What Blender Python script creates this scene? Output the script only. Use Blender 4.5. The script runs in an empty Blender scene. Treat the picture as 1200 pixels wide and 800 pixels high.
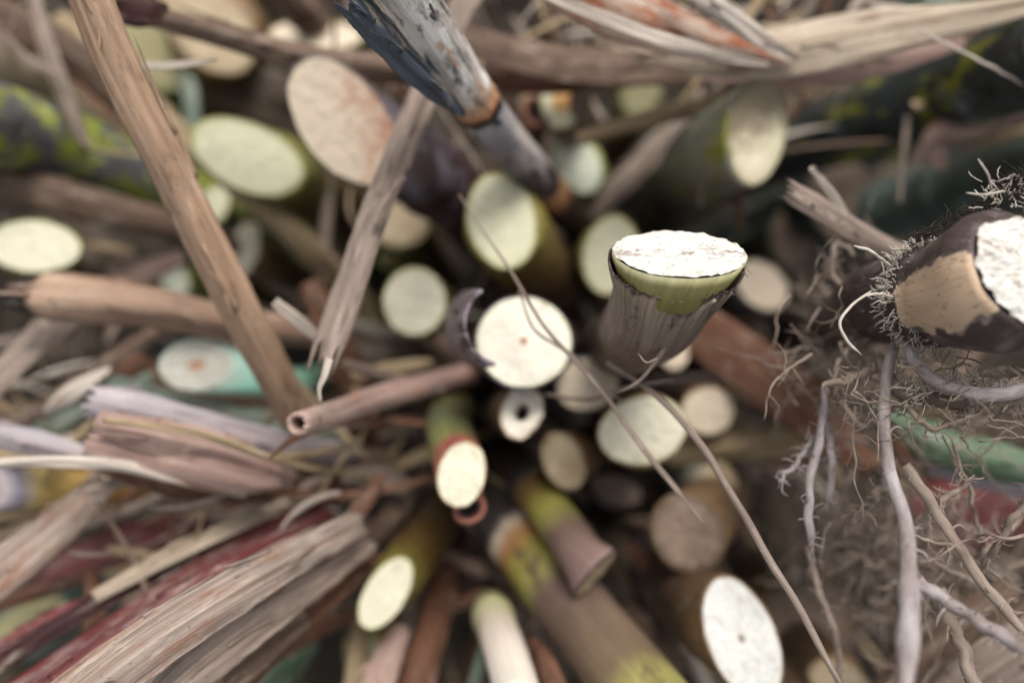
import bpy, math, random
from mathutils import Vector, Matrix, noise as mnoise
R = random.Random(11)
sc = bpy.context.scene
col = sc.collection
F = 1100.0            # focal length in photo pixels (photo 1200 x 800)
H = 0.66              # camera height above the soil, metres
def P(px, py, d):
    return Vector(((px-600)/F*d, (400-py)/F*d, H-d))
def S(r, g, b, k=0.8):
    f = lambda c: (c/12.92 if c <= .04045 else ((c+.055)/1.055)**2.4)
    c = [f(v/255)*k for v in (r, g, b)]; y = .3*c[0]+.5*c[1]+.2*c[2]
    return tuple((v*.92+y*.08)*w for v, w in zip(c, (1.0, 1.008, .985)))+(1,)

# ------------------------------------------------------------------ materials
class NT:
    def __init__(s, name, rough=.7, spec=.3):
        s.m = bpy.data.materials.new(name); s.m.use_nodes = True
        s.t = s.m.node_tree; s.n = s.t.nodes; s.n.clear()
        s.out = s.n.new('ShaderNodeOutputMaterial'); s.b = s.n.new('ShaderNodeBsdfPrincipled')
        s.t.links.new(s.b.outputs[0], s.out.inputs[0])
        s.b.inputs['Roughness'].default_value = rough
        s.b.inputs['Specular IOR Level'].default_value = spec
        oi = s.n.new('ShaderNodeObjectInfo'); s.rnd = s.math('MULTIPLY', oi.outputs['Random'], 53.0)
        a = s.n.new('ShaderNodeAttribute'); a.attribute_name = 'loc'; s.loc = a.outputs['Vector']
        sp = s.n.new('ShaderNodeSeparateXYZ'); s.l(s.loc, sp.inputs[0]); s.x, s.y, s.z = sp.outputs
    def l(s, a, b): s.t.links.new(a, b)
    def put(s, v, i):
        if isinstance(v, (int, float)): i.default_value = v
        elif isinstance(v, tuple): i.default_value = v
        else: s.l(v, i)
    def math(s, op, a, b=0.0, c=None, clamp=False):
        n = s.n.new('ShaderNodeMath'); n.operation = op; n.use_clamp = clamp
        s.put(a, n.inputs[0]); s.put(b, n.inputs[1])
        if c is not None: s.put(c, n.inputs[2])
        return n.outputs[0]
    def mr(s, v, a, b, c=0.0, d=1.0, smooth=False):
        n = s.n.new('ShaderNodeMapRange'); n.clamp = True
        if smooth: n.interpolation_type = 'SMOOTHSTEP'
        for i, q in enumerate((v, a, b, c, d)): s.put(q, n.inputs[i])
        return n.outputs[0]
    def scl(s, v, x, y, z):
        n = s.n.new('ShaderNodeVectorMath'); n.operation = 'MULTIPLY'; s.l(v, n.inputs[0]); n.inputs[1].default_value = (x, y, z)
        return n.outputs[0]
    def noise(s, v, scale=1.0, detail=4, rough=.55, off=0.0, dist=0.0):
        n = s.n.new('ShaderNodeTexNoise'); n.noise_dimensions = '4D'; s.l(v, n.inputs['Vector'])
        w = s.math('ADD', s.rnd, off); s.l(w, n.inputs['W'])
        n.inputs['Scale'].default_value = scale; n.inputs['Detail'].default_value = detail
        n.inputs['Roughness'].default_value = rough; n.inputs['Distortion'].default_value = dist
        return n.outputs['Fac']
    def voro(s, v, scale):
        n = s.n.new('ShaderNodeTexVoronoi'); n.voronoi_dimensions = '4D'; s.l(v, n.inputs['Vector']); s.l(s.rnd, n.inputs['W'])
        n.inputs['Scale'].default_value = scale
        return n.outputs['Distance']
    def mix(s, f, a, b, mode='MIX'):
        n = s.n.new('ShaderNodeMix'); n.data_type = 'RGBA'; n.blend_type = mode; n.clamp_factor = True
        s.put(f, n.inputs[0]); s.put(a, n.inputs[6]); s.put(b, n.inputs[7])
        return n.outputs[2]
    def gain(s, c, g):
        n = s.n.new('ShaderNodeVectorMath'); n.operation = 'SCALE'; s.l(c, n.inputs[0]) if not isinstance(c, tuple) else None
        if isinstance(c, tuple): n.inputs[0].default_value = c[:3]
        s.put(g, n.inputs['Scale']); return n.outputs[0]
    def bump(s, h, strength, dist=.001):
        n = s.n.new('ShaderNodeBump'); n.inputs['Strength'].default_value = strength; n.inputs['Distance'].default_value = dist
        s.l(h, n.inputs['Height']); s.l(n.outputs[0], s.b.inputs['Normal'])
    def done(s, c):
        s.l(c, s.b.inputs['Base Color']) if not isinstance(c, tuple) else s.put(c, s.b.inputs['Base Color'])
        return s.m

def ramp(nt, v, stops):
    n = nt.n.new('ShaderNodeValToRGB'); nt.l(v, n.inputs[0]); e = n.color_ramp.elements
    while len(e) < len(stops): e.new(.5)
    for k, (p, c) in enumerate(stops): e[k].position = p; e[k].color = c
    return n.outputs[0]

def stem_mat(name, stops, L=.2, patches=(), streak=.5, blotch=.5, rough=.55, mask=None, wob=.004, spec=.35, bump=.35, aniso=.6):
    """stops: (distance along the stem in metres, colour); patches: (colour, scale, low, high) lichen, wax, char"""
    t = NT(name, rough, spec)
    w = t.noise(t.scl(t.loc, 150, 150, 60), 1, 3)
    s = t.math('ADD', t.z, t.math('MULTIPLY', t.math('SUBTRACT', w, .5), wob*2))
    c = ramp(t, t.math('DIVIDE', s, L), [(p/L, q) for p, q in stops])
    st = t.noise(t.scl(t.loc, 900, 900, 35), 1, 5, .6, 3)
    bl = t.noise(t.scl(t.loc, 110, 110, 60), 1, 5, .6, 9)
    c = t.gain(c, t.mr(st, .3, .7, 1-.5*streak, 1+.35*streak))
    c = t.gain(c, t.mr(bl, .3, .7, 1-.55*blotch, 1+.3*blotch))
    for i, (pc, scale, lo, hi, *lim) in enumerate(patches):
        n = t.noise(t.scl(t.loc, scale, scale, scale*aniso), 1, 6, .62, 17+i*7)
        fac = t.mr(n, lo, hi)
        if lim: fac = t.math('MULTIPLY', fac, t.mr(s, lim[0], lim[0]-.004))
        c = t.mix(fac, c, t.gain(pc, t.mr(st, .3, .7, .7, 1.2)))
    if mask:
        a = t.n.new('ShaderNodeAttribute'); a.attribute_name = 'mask'
        jag = t.math('ADD', a.outputs['Fac'], t.math('MULTIPLY', t.math('SUBTRACT', t.noise(t.scl(t.loc, 260, 260, 160), 1, 4), .5), .9))
        f = t.mr(jag, .48, .53)
        speck = t.mr(t.noise(t.scl(t.loc, 800, 800, 500), 1, 3, .6, 31), .60, .68)
        pc = t.mix(t.math('MULTIPLY', speck, .6), t.gain(mask, t.mr(bl, .3, .7, .75, 1.15)), (.05, .03, .02, 1))
        rimf = t.math('MULTIPLY', t.mr(jag, .44, .48), t.mr(jag, .58, .52))
        c = t.mix(f, c, pc); c = t.mix(t.math('MULTIPLY', rimf, .55), c, S(190, 168, 148, .8))
        st = t.math('SUBTRACT', st, t.math('MULTIPLY', f, 1.6))
    h = t.math('ADD', st, t.math('MULTIPLY', bl, 1.0))
    t.bump(h, bump, .0008)
    t.l(t.mr(bl, .3, .7, rough-.12, rough+.2), t.b.inputs['Roughness'])
    return t.done(c)

def face_mat(name, base, edge, core=None, core_r=.3, dirt=None, dirt_amt=.5, dirt_dir=None, pores=.5, edge_w=.12, rings=0.0, slit=None):
    """cut end: cream flesh with vascular dots, a rind-side ring, an optional pith and real dirt"""
    t = NT(name, .6, .3)
    # loc = disc x, disc y (metres), z = 0 centre .. 1 rim
    xy = t.scl(t.loc, 1, 1, 0)
    n1 = t.noise(xy, 120, 5, .6)
    n2 = t.noise(xy, 900, 4, .65, 5)
    n3 = t.noise(xy, 320, 4, .65, 15)
    c = t.gain(base, t.mr(n1, .3, .7, .90, 1.05))
    rw = t.math('ADD', t.z, t.math('MULTIPLY', t.math('SUBTRACT', n1, .5), .16))
    c = t.mix(t.mr(rw, 1-edge_w*2.2, 1.0), c, edge)
    if rings:
        rr = t.math('SINE', t.math('MULTIPLY', rw, 30))
        c = t.gain(c, t.mr(rr, -1, 1, 1-rings, 1))
    if core:
        c = t.mix(t.mr(rw, core_r, core_r*.6), c, core)
    kn = t.noise(t.scl(t.loc, 60, 900, 0), 1, 4, .6, 33)
    c = t.gain(c, t.mr(kn, .3, .7, .93, 1.04))
    ck = t.noise(t.scl(t.loc, 130, 420, 0), 1, 3, .55, 51)
    crack = t.math('MULTIPLY', t.mr(t.math('ABSOLUTE', t.math('SUBTRACT', ck, .5)), .012, .002), t.mr(n3, .5, .6))
    c = t.mix(t.math('MULTIPLY', crack, .5), c, S(105, 72, 50, .6))
    br_ = t.math('MULTIPLY', t.mr(t.noise(xy, 200, 5, .65, 60), .54, .68), t.mr(rw, .35, 1.0))
    c = t.mix(t.math('MULTIPLY', br_, .5), c, S(160, 122, 84, .7))
    v = t.voro(xy, 850)
    dots = t.mr(v, .34, .12)
    c = t.mix(t.math('MULTIPLY', dots, pores*.45), c, S(150, 120, 85, .6))
    c = t.gain(c, t.mr(n2, .3, .72, 1-.14*pores-.04, 1.04))
    holes = t.math('MULTIPLY', t.mr(n3, .66, .72), t.mr(t.z, .95, .7))
    c = t.mix(t.math('MULTIPLY', holes, .45*pores), c, S(110, 70, 55, .7))
    if slit:     # torn fibres along the middle of the cut
        yy = t.math('ADD', t.y, t.math('MULTIPLY', t.math('SUBTRACT', t.noise(xy, 260, 4, .6, 81), .5), slit*2.2))
        band = t.mr(t.math('ABSOLUTE', yy), slit, slit*.25)
        tear = t.mr(t.noise(t.scl(t.loc, 260, 900, 0), 1, 4, .6, 83), .52, .60)
        c = t.mix(t.math('MULTIPLY', t.math('MULTIPLY', band, tear), .75), c, S(140, 92, 76, .6))
        gy = t.mr(t.noise(t.scl(t.loc, 240, 600, 0), 1, 5, .65, 87), .42, .66)
        c = t.mix(t.math('MULTIPLY', gy, .45), c, S(205, 195, 180, .75))
    if dirt:
        k = n1
        if dirt_dir:
            dd = t.math('ADD', t.math('MULTIPLY', t.x, dirt_dir[0]), t.math('MULTIPLY', t.y, dirt_dir[1]))
            k = t.math('ADD', t.math('MULTIPLY', dd, dirt_dir[2]), n3)
            k = t.math('ADD', k, t.math('MULTIPLY', t.math('SUBTRACT', n1, .5), .8))
        f = t.mr(k, 1-dirt_amt-.22, 1-dirt_amt+.22)
        c = t.mix(t.math('MULTIPLY', f, .85), c, t.gain(dirt, t.mr(n2, .3, .7, .65, 1.25)))
    t.bump(t.math('ADD', t.math('MULTIPLY', n2, .8), t.math('SUBTRACT', n3, dots)), .35, .0006)
    t.b.inputs['Subsurface Weight'].default_value = .08
    t.b.inputs['Subsurface Radius'].default_value = (.004, .003, .0015)
    t.b.inputs['Subsurface Scale'].default_value = .4
    return t.done(c)

def leaf_mat(name, a, b, stain=None, lo=.52, hi=.68, rough=.7, streak=1.0, rim=None, stops=None, L=.2, spec=.28):
    """dry leaf: parallel veins, mottling, stains; loc.x across (metres), loc.z along; optional colour run along the length"""
    t = NT(name, rough, spec)
    fine = t.noise(t.scl(t.loc, 2600, 2600, 14), 1, 4, .6)
    med = t.noise(t.scl(t.loc, 650, 650, 9), 1, 5, .6, 3)
    big = t.noise(t.scl(t.loc, 120, 120, 40), 1, 5, .62, 8)
    c = t.mix(t.mr(med, .34, .66), a, b)
    if stops:
        w = t.math('ADD', t.z, t.math('MULTIPLY', t.math('SUBTRACT', big, .5), .008))
        c = t.mix(1.0, c, ramp(t, t.math('DIVIDE', w, L), [(p/L, q) for p, q in stops]), 'MULTIPLY')
    c = t.gain(c, t.mr(fine, .32, .68, 1-.32*streak, 1+.18*streak))
    c = t.gain(c, t.mr(big, .3, .7, .72, 1.15))
    if stain:
        n = t.noise(t.scl(t.loc, 260, 260, 55), 1, 6, .65, 21)
        c = t.mix(t.mr(n, lo, hi), c, t.gain(stain, t.mr(fine, .3, .7, .7, 1.2)))
    ck = t.noise(t.scl(t.loc, 700, 700, 7), 1, 3, .55, 61)
    ckf = t.math('MULTIPLY', t.mr(t.math('ABSOLUTE', t.math('SUBTRACT', ck, .5)), .018, .003), t.mr(big, .42, .58))
    c = t.mix(t.math('MULTIPLY', ckf, .65), c, S(52, 38, 30, .6))
    wl = t.noise(t.scl(t.loc, 380, 380, 75), 1, 5, .7, 71)
    c = t.mix(t.math('MULTIPLY', t.mr(wl, .55, .70), .45), c, S(222, 204, 184))
    sp = t.noise(t.scl(t.loc, 900, 900, 420), 1, 3, .6, 40)
    c = t.mix(t.math('MULTIPLY', t.mr(sp, .63, .70), .55), c, S(60, 45, 38, .6))
    t.bump(t.math('ADD', t.math('MULTIPLY', med, 1.6), fine), .5, .0006)
    return t.done(c)

def root_mat(name, a, b):
    t = NT(name, .75, .2)
    n = t.noise(t.scl(t.loc, 500, 500, 160), 1, 5, .6)
    m = t.noise(t.scl(t.loc, 90, 90, 60), 1, 4, .6, 4)
    c = t.mix(t.mr(m, .35, .65), a, b)
    c = t.gain(c, t.mr(n, .3, .7, .6, 1.25))
    t.bump(n, .5, .0006)
    return t.done(c)

# ------------------------------------------------------------------ mesh helpers
FACES = []
def shp(f, seed):      # no stalk is perfectly round
    return 1+.045*mnoise.noise(Vector((math.cos(f)*.9+seed, math.sin(f)*.9, seed*.7)))+.012*mnoise.noise(Vector((math.cos(f)*3+seed, math.sin(f)*3, 4)))
class MB:
    def __init__(s): s.v = []; s.f = []; s.a = []; s.k = []; s.mi = []; s.cur = 0
    def vert(s, p, loc, mask=0.0):
        s.v.append(Vector(p)); s.a.append(loc); s.k.append(mask); return len(s.v)-1
    def grid(s, rows, close=False):
        for r in range(len(rows)-1):
            p, q = rows[r], rows[r+1]; n = len(p)
            for i in range(n if close else n-1):
                j = (i+1) % n
                s.f.append((p[i], p[j], q[j], q[i]))
    def build(s, name, m, parent=None, origin=None, flip=False):
        if parent is not None: origin = parent.location if not parent.get('_sub') else Vector(parent['_sub'])
        elif origin is None:
            origin = min(s.v, key=lambda q: q.z).copy()
        me = bpy.data.meshes.new(name)
        me.from_pydata([p-origin for p in s.v], [], [tuple(reversed(f)) if flip else f for f in s.f])
        at = me.attributes.new('loc', 'FLOAT_VECTOR', 'POINT'); at.data.foreach_set('vector', [c for l in s.a for c in l])
        at = me.attributes.new('mask', 'FLOAT', 'POINT'); at.data.foreach_set('value', s.k)
        me.polygons.foreach_set('use_smooth', [True]*len(me.polygons))
        for mm in (m if isinstance(m, list) else [m]): me.materials.append(mm)
        if s.mi: me.polygons.foreach_set('material_index', (s.mi+[0]*len(s.f))[:len(s.f)])
        me.update()
        o = bpy.data.objects.new(name, me); col.objects.link(o)
        if parent is not None:
            o.parent = parent
            if parent.get('_sub') : pass
        else: o.location = origin
        return o

def spline(pts, n):
    """smooth curve through tuples (Vector, extra floats...), knots spaced by real distance so it never loops back"""
    pts = [tuple(q) for q in pts]; m = len(pts); K = range(len(pts[0]))
    h = [max(1e-6, (pts[i+1][0]-pts[i][0]).length) for i in range(m-1)]
    dl = [tuple((pts[i+1][k]-pts[i][k])*(1/h[i]) for k in K) for i in range(m-1)]
    tg = []
    for i in range(m):
        if i == 0: tg.append(dl[0])
        elif i == m-1: tg.append(dl[-1])
        else:
            w = h[i-1]+h[i]
            tg.append(tuple((dl[i-1][k]*h[i]+dl[i][k]*h[i-1])*(1/w) for k in K))
    tot = sum(h); out = []; k0 = 0; acc = 0.0
    for i in range(n+1):
        g = tot*i/n
        while k0 < m-2 and acc+h[k0] < g: acc += h[k0]; k0 += 1
        L = h[k0]; u = min(1.0, max(0.0, (g-acc)/L)); u2, u3 = u*u, u*u*u
        out.append(tuple(pts[k0][c]*(2*u3-3*u2+1)+tg[k0][c]*(L*(u3-2*u2+u))+pts[k0+1][c]*(3*u2-2*u3)+tg[k0+1][c]*(L*(u3-u2)) for c in K))
    return out
def px_path(pts):
    return [(P(p[0], p[1], p[2]),)+tuple(p[3:]) for p in pts]

def empty(name, loc, label, cat, group=None):
    o = bpy.data.objects.new(name, None); o.empty_display_size = .01; col.objects.link(o); o.location = loc
    o['label'] = label; o['category'] = cat
    if group: o['group'] = group
    return o
def tag(o, label, cat, group=None):
    o['label'] = label; o['category'] = cat
    if group: o['group'] = group
    return o

def face_frame(px, py, d, a, b, ang, slope):
    t = math.radians(ang); k = d/F
    A = Vector((a*k*math.cos(t), -a*k*math.sin(t), 0)); B = Vector((b*k*math.sin(t), b*k*math.cos(t), 0))
    A.z = slope[0]*A.x+slope[1]*A.y; B.z = slope[0]*B.x+slope[1]*B.y
    return P(px, py, d), A, B

def disc(T, A, B, rho0=0.0, rho1=.955, off=.0004, seed=0.0, rough=.0004, seg=64, nr=14, edge_wob=.02, dome=.0, hole=None):
    """a sawn or chopped end: irregular rim, fibres standing proud"""
    mb = MB(); N = A.cross(B).normalized()
    if N.z < 0: N = -N
    ra, rb = A.length, B.length; rows = []
    for r in range(nr+1):
        rho = rho0+(rho1-rho0)*r/nr; row = []
        for i in range(seg):
            f = 2*math.pi*i/seg
            e = shp(f, seed)+edge_wob*rho**6*mnoise.noise(Vector((math.cos(f)*3, math.sin(f)*3, seed)))*1.5
            q = T+(A*math.cos(f)+B*math.sin(f))*rho*e
            h = off+dome*(1-rho*rho)+rough*mnoise.noise(q*420+Vector((seed, 0, 0)))+rough*.8*mnoise.noise(q*1100)
            if hole and rho < hole: h -= (1-rho/hole)*ra*.7
            row.append(mb.vert(q+N*h, (ra*rho*math.cos(f), rb*rho*math.sin(f), rho)))
        rows.append(row)
    mb.grid(rows, True)
    if rho0 == 0: pass
    return mb

def tube_body(T, A, B, path, taper=1.0, seg=56, nodes=(), n=44, seed=0., inner=.93, mask=None, prof=None, noise_amp=.012, start=0.0, node_amp=.09, cap=True, lump=1.0):
    """stem swept from its cut end T (ring T + A cos + B sin) down a path; nodes = distances of the joints from the cut"""
    pts = spline([(p[0],) for p in path], n)
    pts = [p[0] for p in pts]
    # resample finer near the cut
    cum = [0.0]
    for i in range(1, len(pts)): cum.append(cum[-1]+(pts[i]-pts[i-1]).length)
    tot = cum[-1]
    ss = [tot*(i/n)**1.35 for i in range(n+1)]
    for nd in nodes:
        ss += [nd+k*.0018 for k in range(-5, 6)]
    ss = sorted(s for s in ss if 0 <= s <= tot)
    def at(s):
        k = 0
        while k < len(cum)-2 and cum[k+1] < s: k += 1
        u = (s-cum[k])/max(1e-9, cum[k+1]-cum[k]); return pts[k].lerp(pts[k+1], u)
    u0 = (at(0)-at(min(tot, .01))).normalized()
    hA, hB = A.dot(u0), B.dot(u0)
    Ap, Bp = A-u0*hA, B-u0*hB
    rm = math.sqrt(max(1e-9, Ap.cross(Bp).length))
    hm = math.hypot(hA, hB)
    # nearest circle to the perpendicular section
    e1 = Ap.normalized(); e2 = (Bp-e1*Bp.dot(e1)).normalized()
    mb = MB(); rows = []
    if cap:
        row = []
        for i in range(seg):
            f = 2*math.pi*i/seg
            row.append(mb.vert(T+(A*math.cos(f)+B*math.sin(f))*inner*shp(f, seed)-u0*.0003, (Ap.length*math.cos(f), Bp.length*math.sin(f), 0), 0))
        rows.append(row)
    up = u0; q1, q2 = e1.copy(), e2.copy()
    for s in ss:
        c = at(s); nx = at(min(tot, s+.006)); u = (c-nx)
        u = u.normalized() if u.length > 1e-7 else up
        rot = up.rotation_difference(u); q1.rotate(rot); q2.rotate(rot); up = u
        g = min(1.0, s/max(.004, hm*2.5)); g = g*g*(3-2*g)
        L = max(.004, 3*hm)
        k = max(0.0, 1-s/L)
        sa, sb = Ap.length*(1-g)+rm*g, Bp.dot(e2)*(1-g)+rm*g*(1 if Bp.dot(e2) > 0 else -1)
        bx = Bp.dot(e1)*(1-g)
        m = 1.0+(taper-1.0)*s/tot
        if prof: m *= prof(s)
        for nd in nodes:
            x = (s-nd)/.0045
            m += node_amp*math.exp(-x*x)-.05*math.exp(-((s-nd+.005)/.0016)**2)
        row = []
        for i in range(seg):
            f = 2*math.pi*i/seg; cf, sf = math.cos(f), math.sin(f)
            nn = 1+noise_amp*lump*mnoise.noise(Vector((cf*1.7+seed, sf*1.7, s*60)))+noise_amp*.5*mnoise.noise(Vector((cf*6+seed, sf*6, s*160)))
            if not cap or s > 0: pass
            sh = shp(f, seed)
            w = (q1*(sa*cf+bx*sf)+q2*(sb*sf))*m*nn*sh
            q = c+w+u*((hA*cf+hB*sf)*k*sh)
            row.append(mb.vert(q, (rm*cf, rm*sf, s+start), mask(f, s) if mask else 0.0))
        rows.append(row)
    mb.grid(rows, True)
    return mb

canes = 'cut cane stalks standing in the clump'
def auto_path(px, py, d, bx=None, by=None, bd=.655):
    if bx is None: bx, by = 600+(px-600)*.55, 415+(py-415)*.55
    return [(px, py, d), (bx, by, bd)]
def cane(label, px, py, d, a, b, ang, fm, sm, slope=(0, 0), path=None, nodes=None, hollow=None, name='cane_stalk', group=canes, taper=1.05, rough=.0004, mask=None, prof=None, inner=.93, rho1=.955, edge_wob=.02, dome=0.0, lab=True, face_off=.0004, cat='cane stalk'):
    T, A, B = face_frame(px, py, d, a, b, ang, slope)
    pts = px_path(path or auto_path(px, py, d))
    pts[0] = (T,)
    seed = R.uniform(0, 50); FACES.append((px, py, d, max(a, b)*1.12))
    if nodes is None: nodes = (R.uniform(.05, .10), R.uniform(.15, .22))
    o = empty(name, pts[-1][0].copy(), label, cat, group)
    mb = tube_body(T, A, B, pts, taper=taper, nodes=nodes, seed=seed, mask=mask, prof=prof, inner=inner)
    mb.build('rind', sm, o)
    if hollow:
        disc(T, A, B, rho0=.0, rho1=rho1, seed=seed, rough=rough, edge_wob=edge_wob, hole=hollow).build('cut_face', fm, o)
    else:
        disc(T, A, B, seed=seed, rho1=rho1, rough=rough, edge_wob=edge_wob, dome=dome, off=face_off).build('cut_face', fm, o)
    return o, T, A, B

def leaf_mb(pts, fold=0.0, arch=.15, twist=0.0, th=.0006, ragged=(0, 0), edge=.06, n=70, nv=12, seed=None, wave=.0, roll=None, corr=0.0):
    """a strip swept along pts (px, py, depth, width_px); arch = cross curvature, fold = V along the midrib"""
    seed = R.uniform(0, 99) if seed is None else seed
    P3 = [(P(p[0], p[1], p[2]), p[3]*p[2]/F)+((p[4],) if len(p) > 4 else (0.0,)) for p in pts]
    sp = spline(P3, n); mb = MB(); top = []; bot = []; s = 0.0
    rg0 = [R.uniform(0, 1)**1.5*ragged[0] for _ in range(nv+1)]; rg1 = [R.uniform(0, 1)**1.5*ragged[1] for _ in range(nv+1)]
    last = None
    for i, (c, w, tw) in enumerate(sp):
        a = sp[max(0, i-1)][0]; b = sp[min(n, i+1)][0]; t = (b-a).normalized()
        if i: s += (c-sp[i-1][0]).length
        ref = Vector((0, 0, 1)) if abs(t.z) < .9 else Vector((0, 1, 0))
        side = t.cross(ref).normalized() if last is None else (last-t*last.dot(t)).normalized()
        last = side.copy(); up = side.cross(t).normalized()
        ang = twist*i/n+tw+wave*mnoise.noise(Vector((i/n*4, seed, 1)))
        ca, sa = math.cos(ang), math.sin(ang)
        side, up = side*ca+up*sa, up*ca-side*sa
        rt, rb = [], []
        wl = 1+edge*mnoise.noise(Vector((i/n*9, seed, 3)))+edge*.5*mnoise.noise(Vector((i/n*40, seed, 3)))
        wr = 1+edge*mnoise.noise(Vector((i/n*9, seed, 7)))+edge*.5*mnoise.noise(Vector((i/n*40, seed, 7)))
        for j in range(nv+1):
            v = -1+2*j/nv; vv = v*(wl if v < 0 else wr)
            q = c+side*(vv*w/2)
            if roll:      # closed roll: wrap the strip round
                th_ = v*roll; rad = w/2
                q = c+side*(math.sin(th_)*rad)+up*(math.cos(th_)*rad)
                nrm = side*math.sin(th_)+up*math.cos(th_)
            else:
                h = -arch*w*v*v-fold*w*abs(v)*.5
                if corr: h += corr*w*(mnoise.noise(Vector((v*2.6+seed, s*9, 2)))+.5*mnoise.noise(Vector((v*6+seed, s*14, 7))))
                h += .00045*mnoise.noise(Vector((v*5+seed, s*30, 0)))+.0012*mnoise.noise(Vector((v*1.2+seed, s*45, 5)))
                q += up*h; nrm = up+side*(2*arch*v)
            e = t*0
            fr0 = max(0, 1-i/(n*.16)); fr1 = max(0, 1-(n-i)/(n*.16))
            q = q+t*(rg0[j]*fr0-rg1[j]*fr1)
            l = (vv*w/2, 0, s)
            rt.append(mb.vert(q, l)); rb.append(mb.vert(q-nrm.normalized()*th, (l[0], -th, s)))
        top.append(rt); bot.append(rb)
    mb.grid(top); mb.grid([list(reversed(r)) for r in bot])
    for T_, B_ in ((top[0], bot[0]),):
        for j in range(nv): mb.f.append((T_[j+1], T_[j], B_[j], B_[j+1]))
    T_, B_ = top[-1], bot[-1]
    for j in range(nv): mb.f.append((T_[j], T_[j+1], B_[j+1], B_[j]))
    for r in range(n):
        mb.f.append((top[r][0], top[r+1][0], bot[r+1][0], bot[r][0]))
        mb.f.append((top[r+1][nv], top[r][nv], bot[r][nv], bot[r+1][nv]))
    return mb
leaves = 'dry cane leaves in the trash'
def leaf(label, pts, m, name='dry_leaf', cat='dry leaf', group=leaves, parent=None, **k):
    spl = k.pop('spl', None)
    mb = leaf_mb(pts, **k)
    if spl is None: spl = 5 if pts[0][3] > 14 else 0
    n_ = k.get('n', 70); nv_ = k.get('nv', 12); per = (nv_+1)*2
    for _ in range(spl):
        i = R.randint(2, n_-14); side = R.choice([0, nv_]); L = R.randint(8, 13)
        a0 = mb.v[i*per+side*2 if False else i*per+side]; 
        b0 = mb.v[(i+L)*per+side] if (i+L)*per+side < len(mb.v) else a0
        cc = mb.v[i*per+nv_//2]
        out = (a0-cc)*R.uniform(.25, .7)
        ln = (b0-a0)*R.choice([1, -1])
        strand_mb(mb, [a0, a0+ln*.5+out*.25, a0+ln*R.uniform(.7, 1.1)+out+Vector((0, 0, .002))], [.0007, .0005, .00018], n=8, seg=4, s0=R.uniform(0, .1))
    if parent is not None: return mb.build(name, m, parent)
    return tag(mb.build(name, m), label, cat, group)

def strand_mb(mb, pts3, r, n=40, seg=7, wob=0.0, knob=.25, seed=None, tip=.35, s0=0.):
    """a thin tube through 3D points with radius r (number or list)"""
    seed = R.uniform(0, 99) if seed is None else seed
    rs = r if isinstance(r, (list, tuple)) else [r]*len(pts3)
    sp = spline([(p, q) for p, q in zip(pts3, rs)], n)
    rows = []; up = None; s = 0.0
    cs = []
    for i, (c, q) in enumerate(sp):
        w = Vector((mnoise.noise(Vector((i/n*8, seed, 0))), mnoise.noise(Vector((i/n*8, seed, 9))), mnoise.noise(Vector((i/n*8, seed, 19)))))*wob
        cs.append((c+w*min(1, i/4), q))
    q1 = None
    for i, (c, q) in enumerate(cs):
        a = cs[max(0, i-1)][0]; b = cs[min(n, i+1)][0]; t = (b-a)
        t = t.normalized() if t.length > 1e-8 else Vector((0, 0, 1))
        if i: s += (c-cs[i-1][0]).length
        if q1 is None:
            q1 = t.orthogonal().normalized()
        else: q1 = (q1-t*q1.dot(t)).normalized()
        q2 = t.cross(q1)
        e = 1+knob*mnoise.noise(Vector((i/n*11, seed, 4)))
        if i > n*.85: e *= 1-(1-tip)*((i-n*.85)/(n*.15))
        rows.append([mb.vert(c+(q1*math.cos(f)+q2*math.sin(f))*q*e, (q*math.cos(f), q*math.sin(f), s0+s)) for f in [2*math.pi*k/seg for k in range(seg)]])
    mb.grid(rows, True)
    mb.f.append(tuple(reversed(rows[0]))); mb.f.append(tuple(rows[-1]))
    return cs
def pstrand(mb, pts, n=40, **k):
    """pixel version: (px, py, depth, width_px)"""
    return strand_mb(mb, [P(p[0], p[1], p[2]) for p in pts], [p[3]*p[2]/F/2 for p in pts], n=n, **k)
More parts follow.
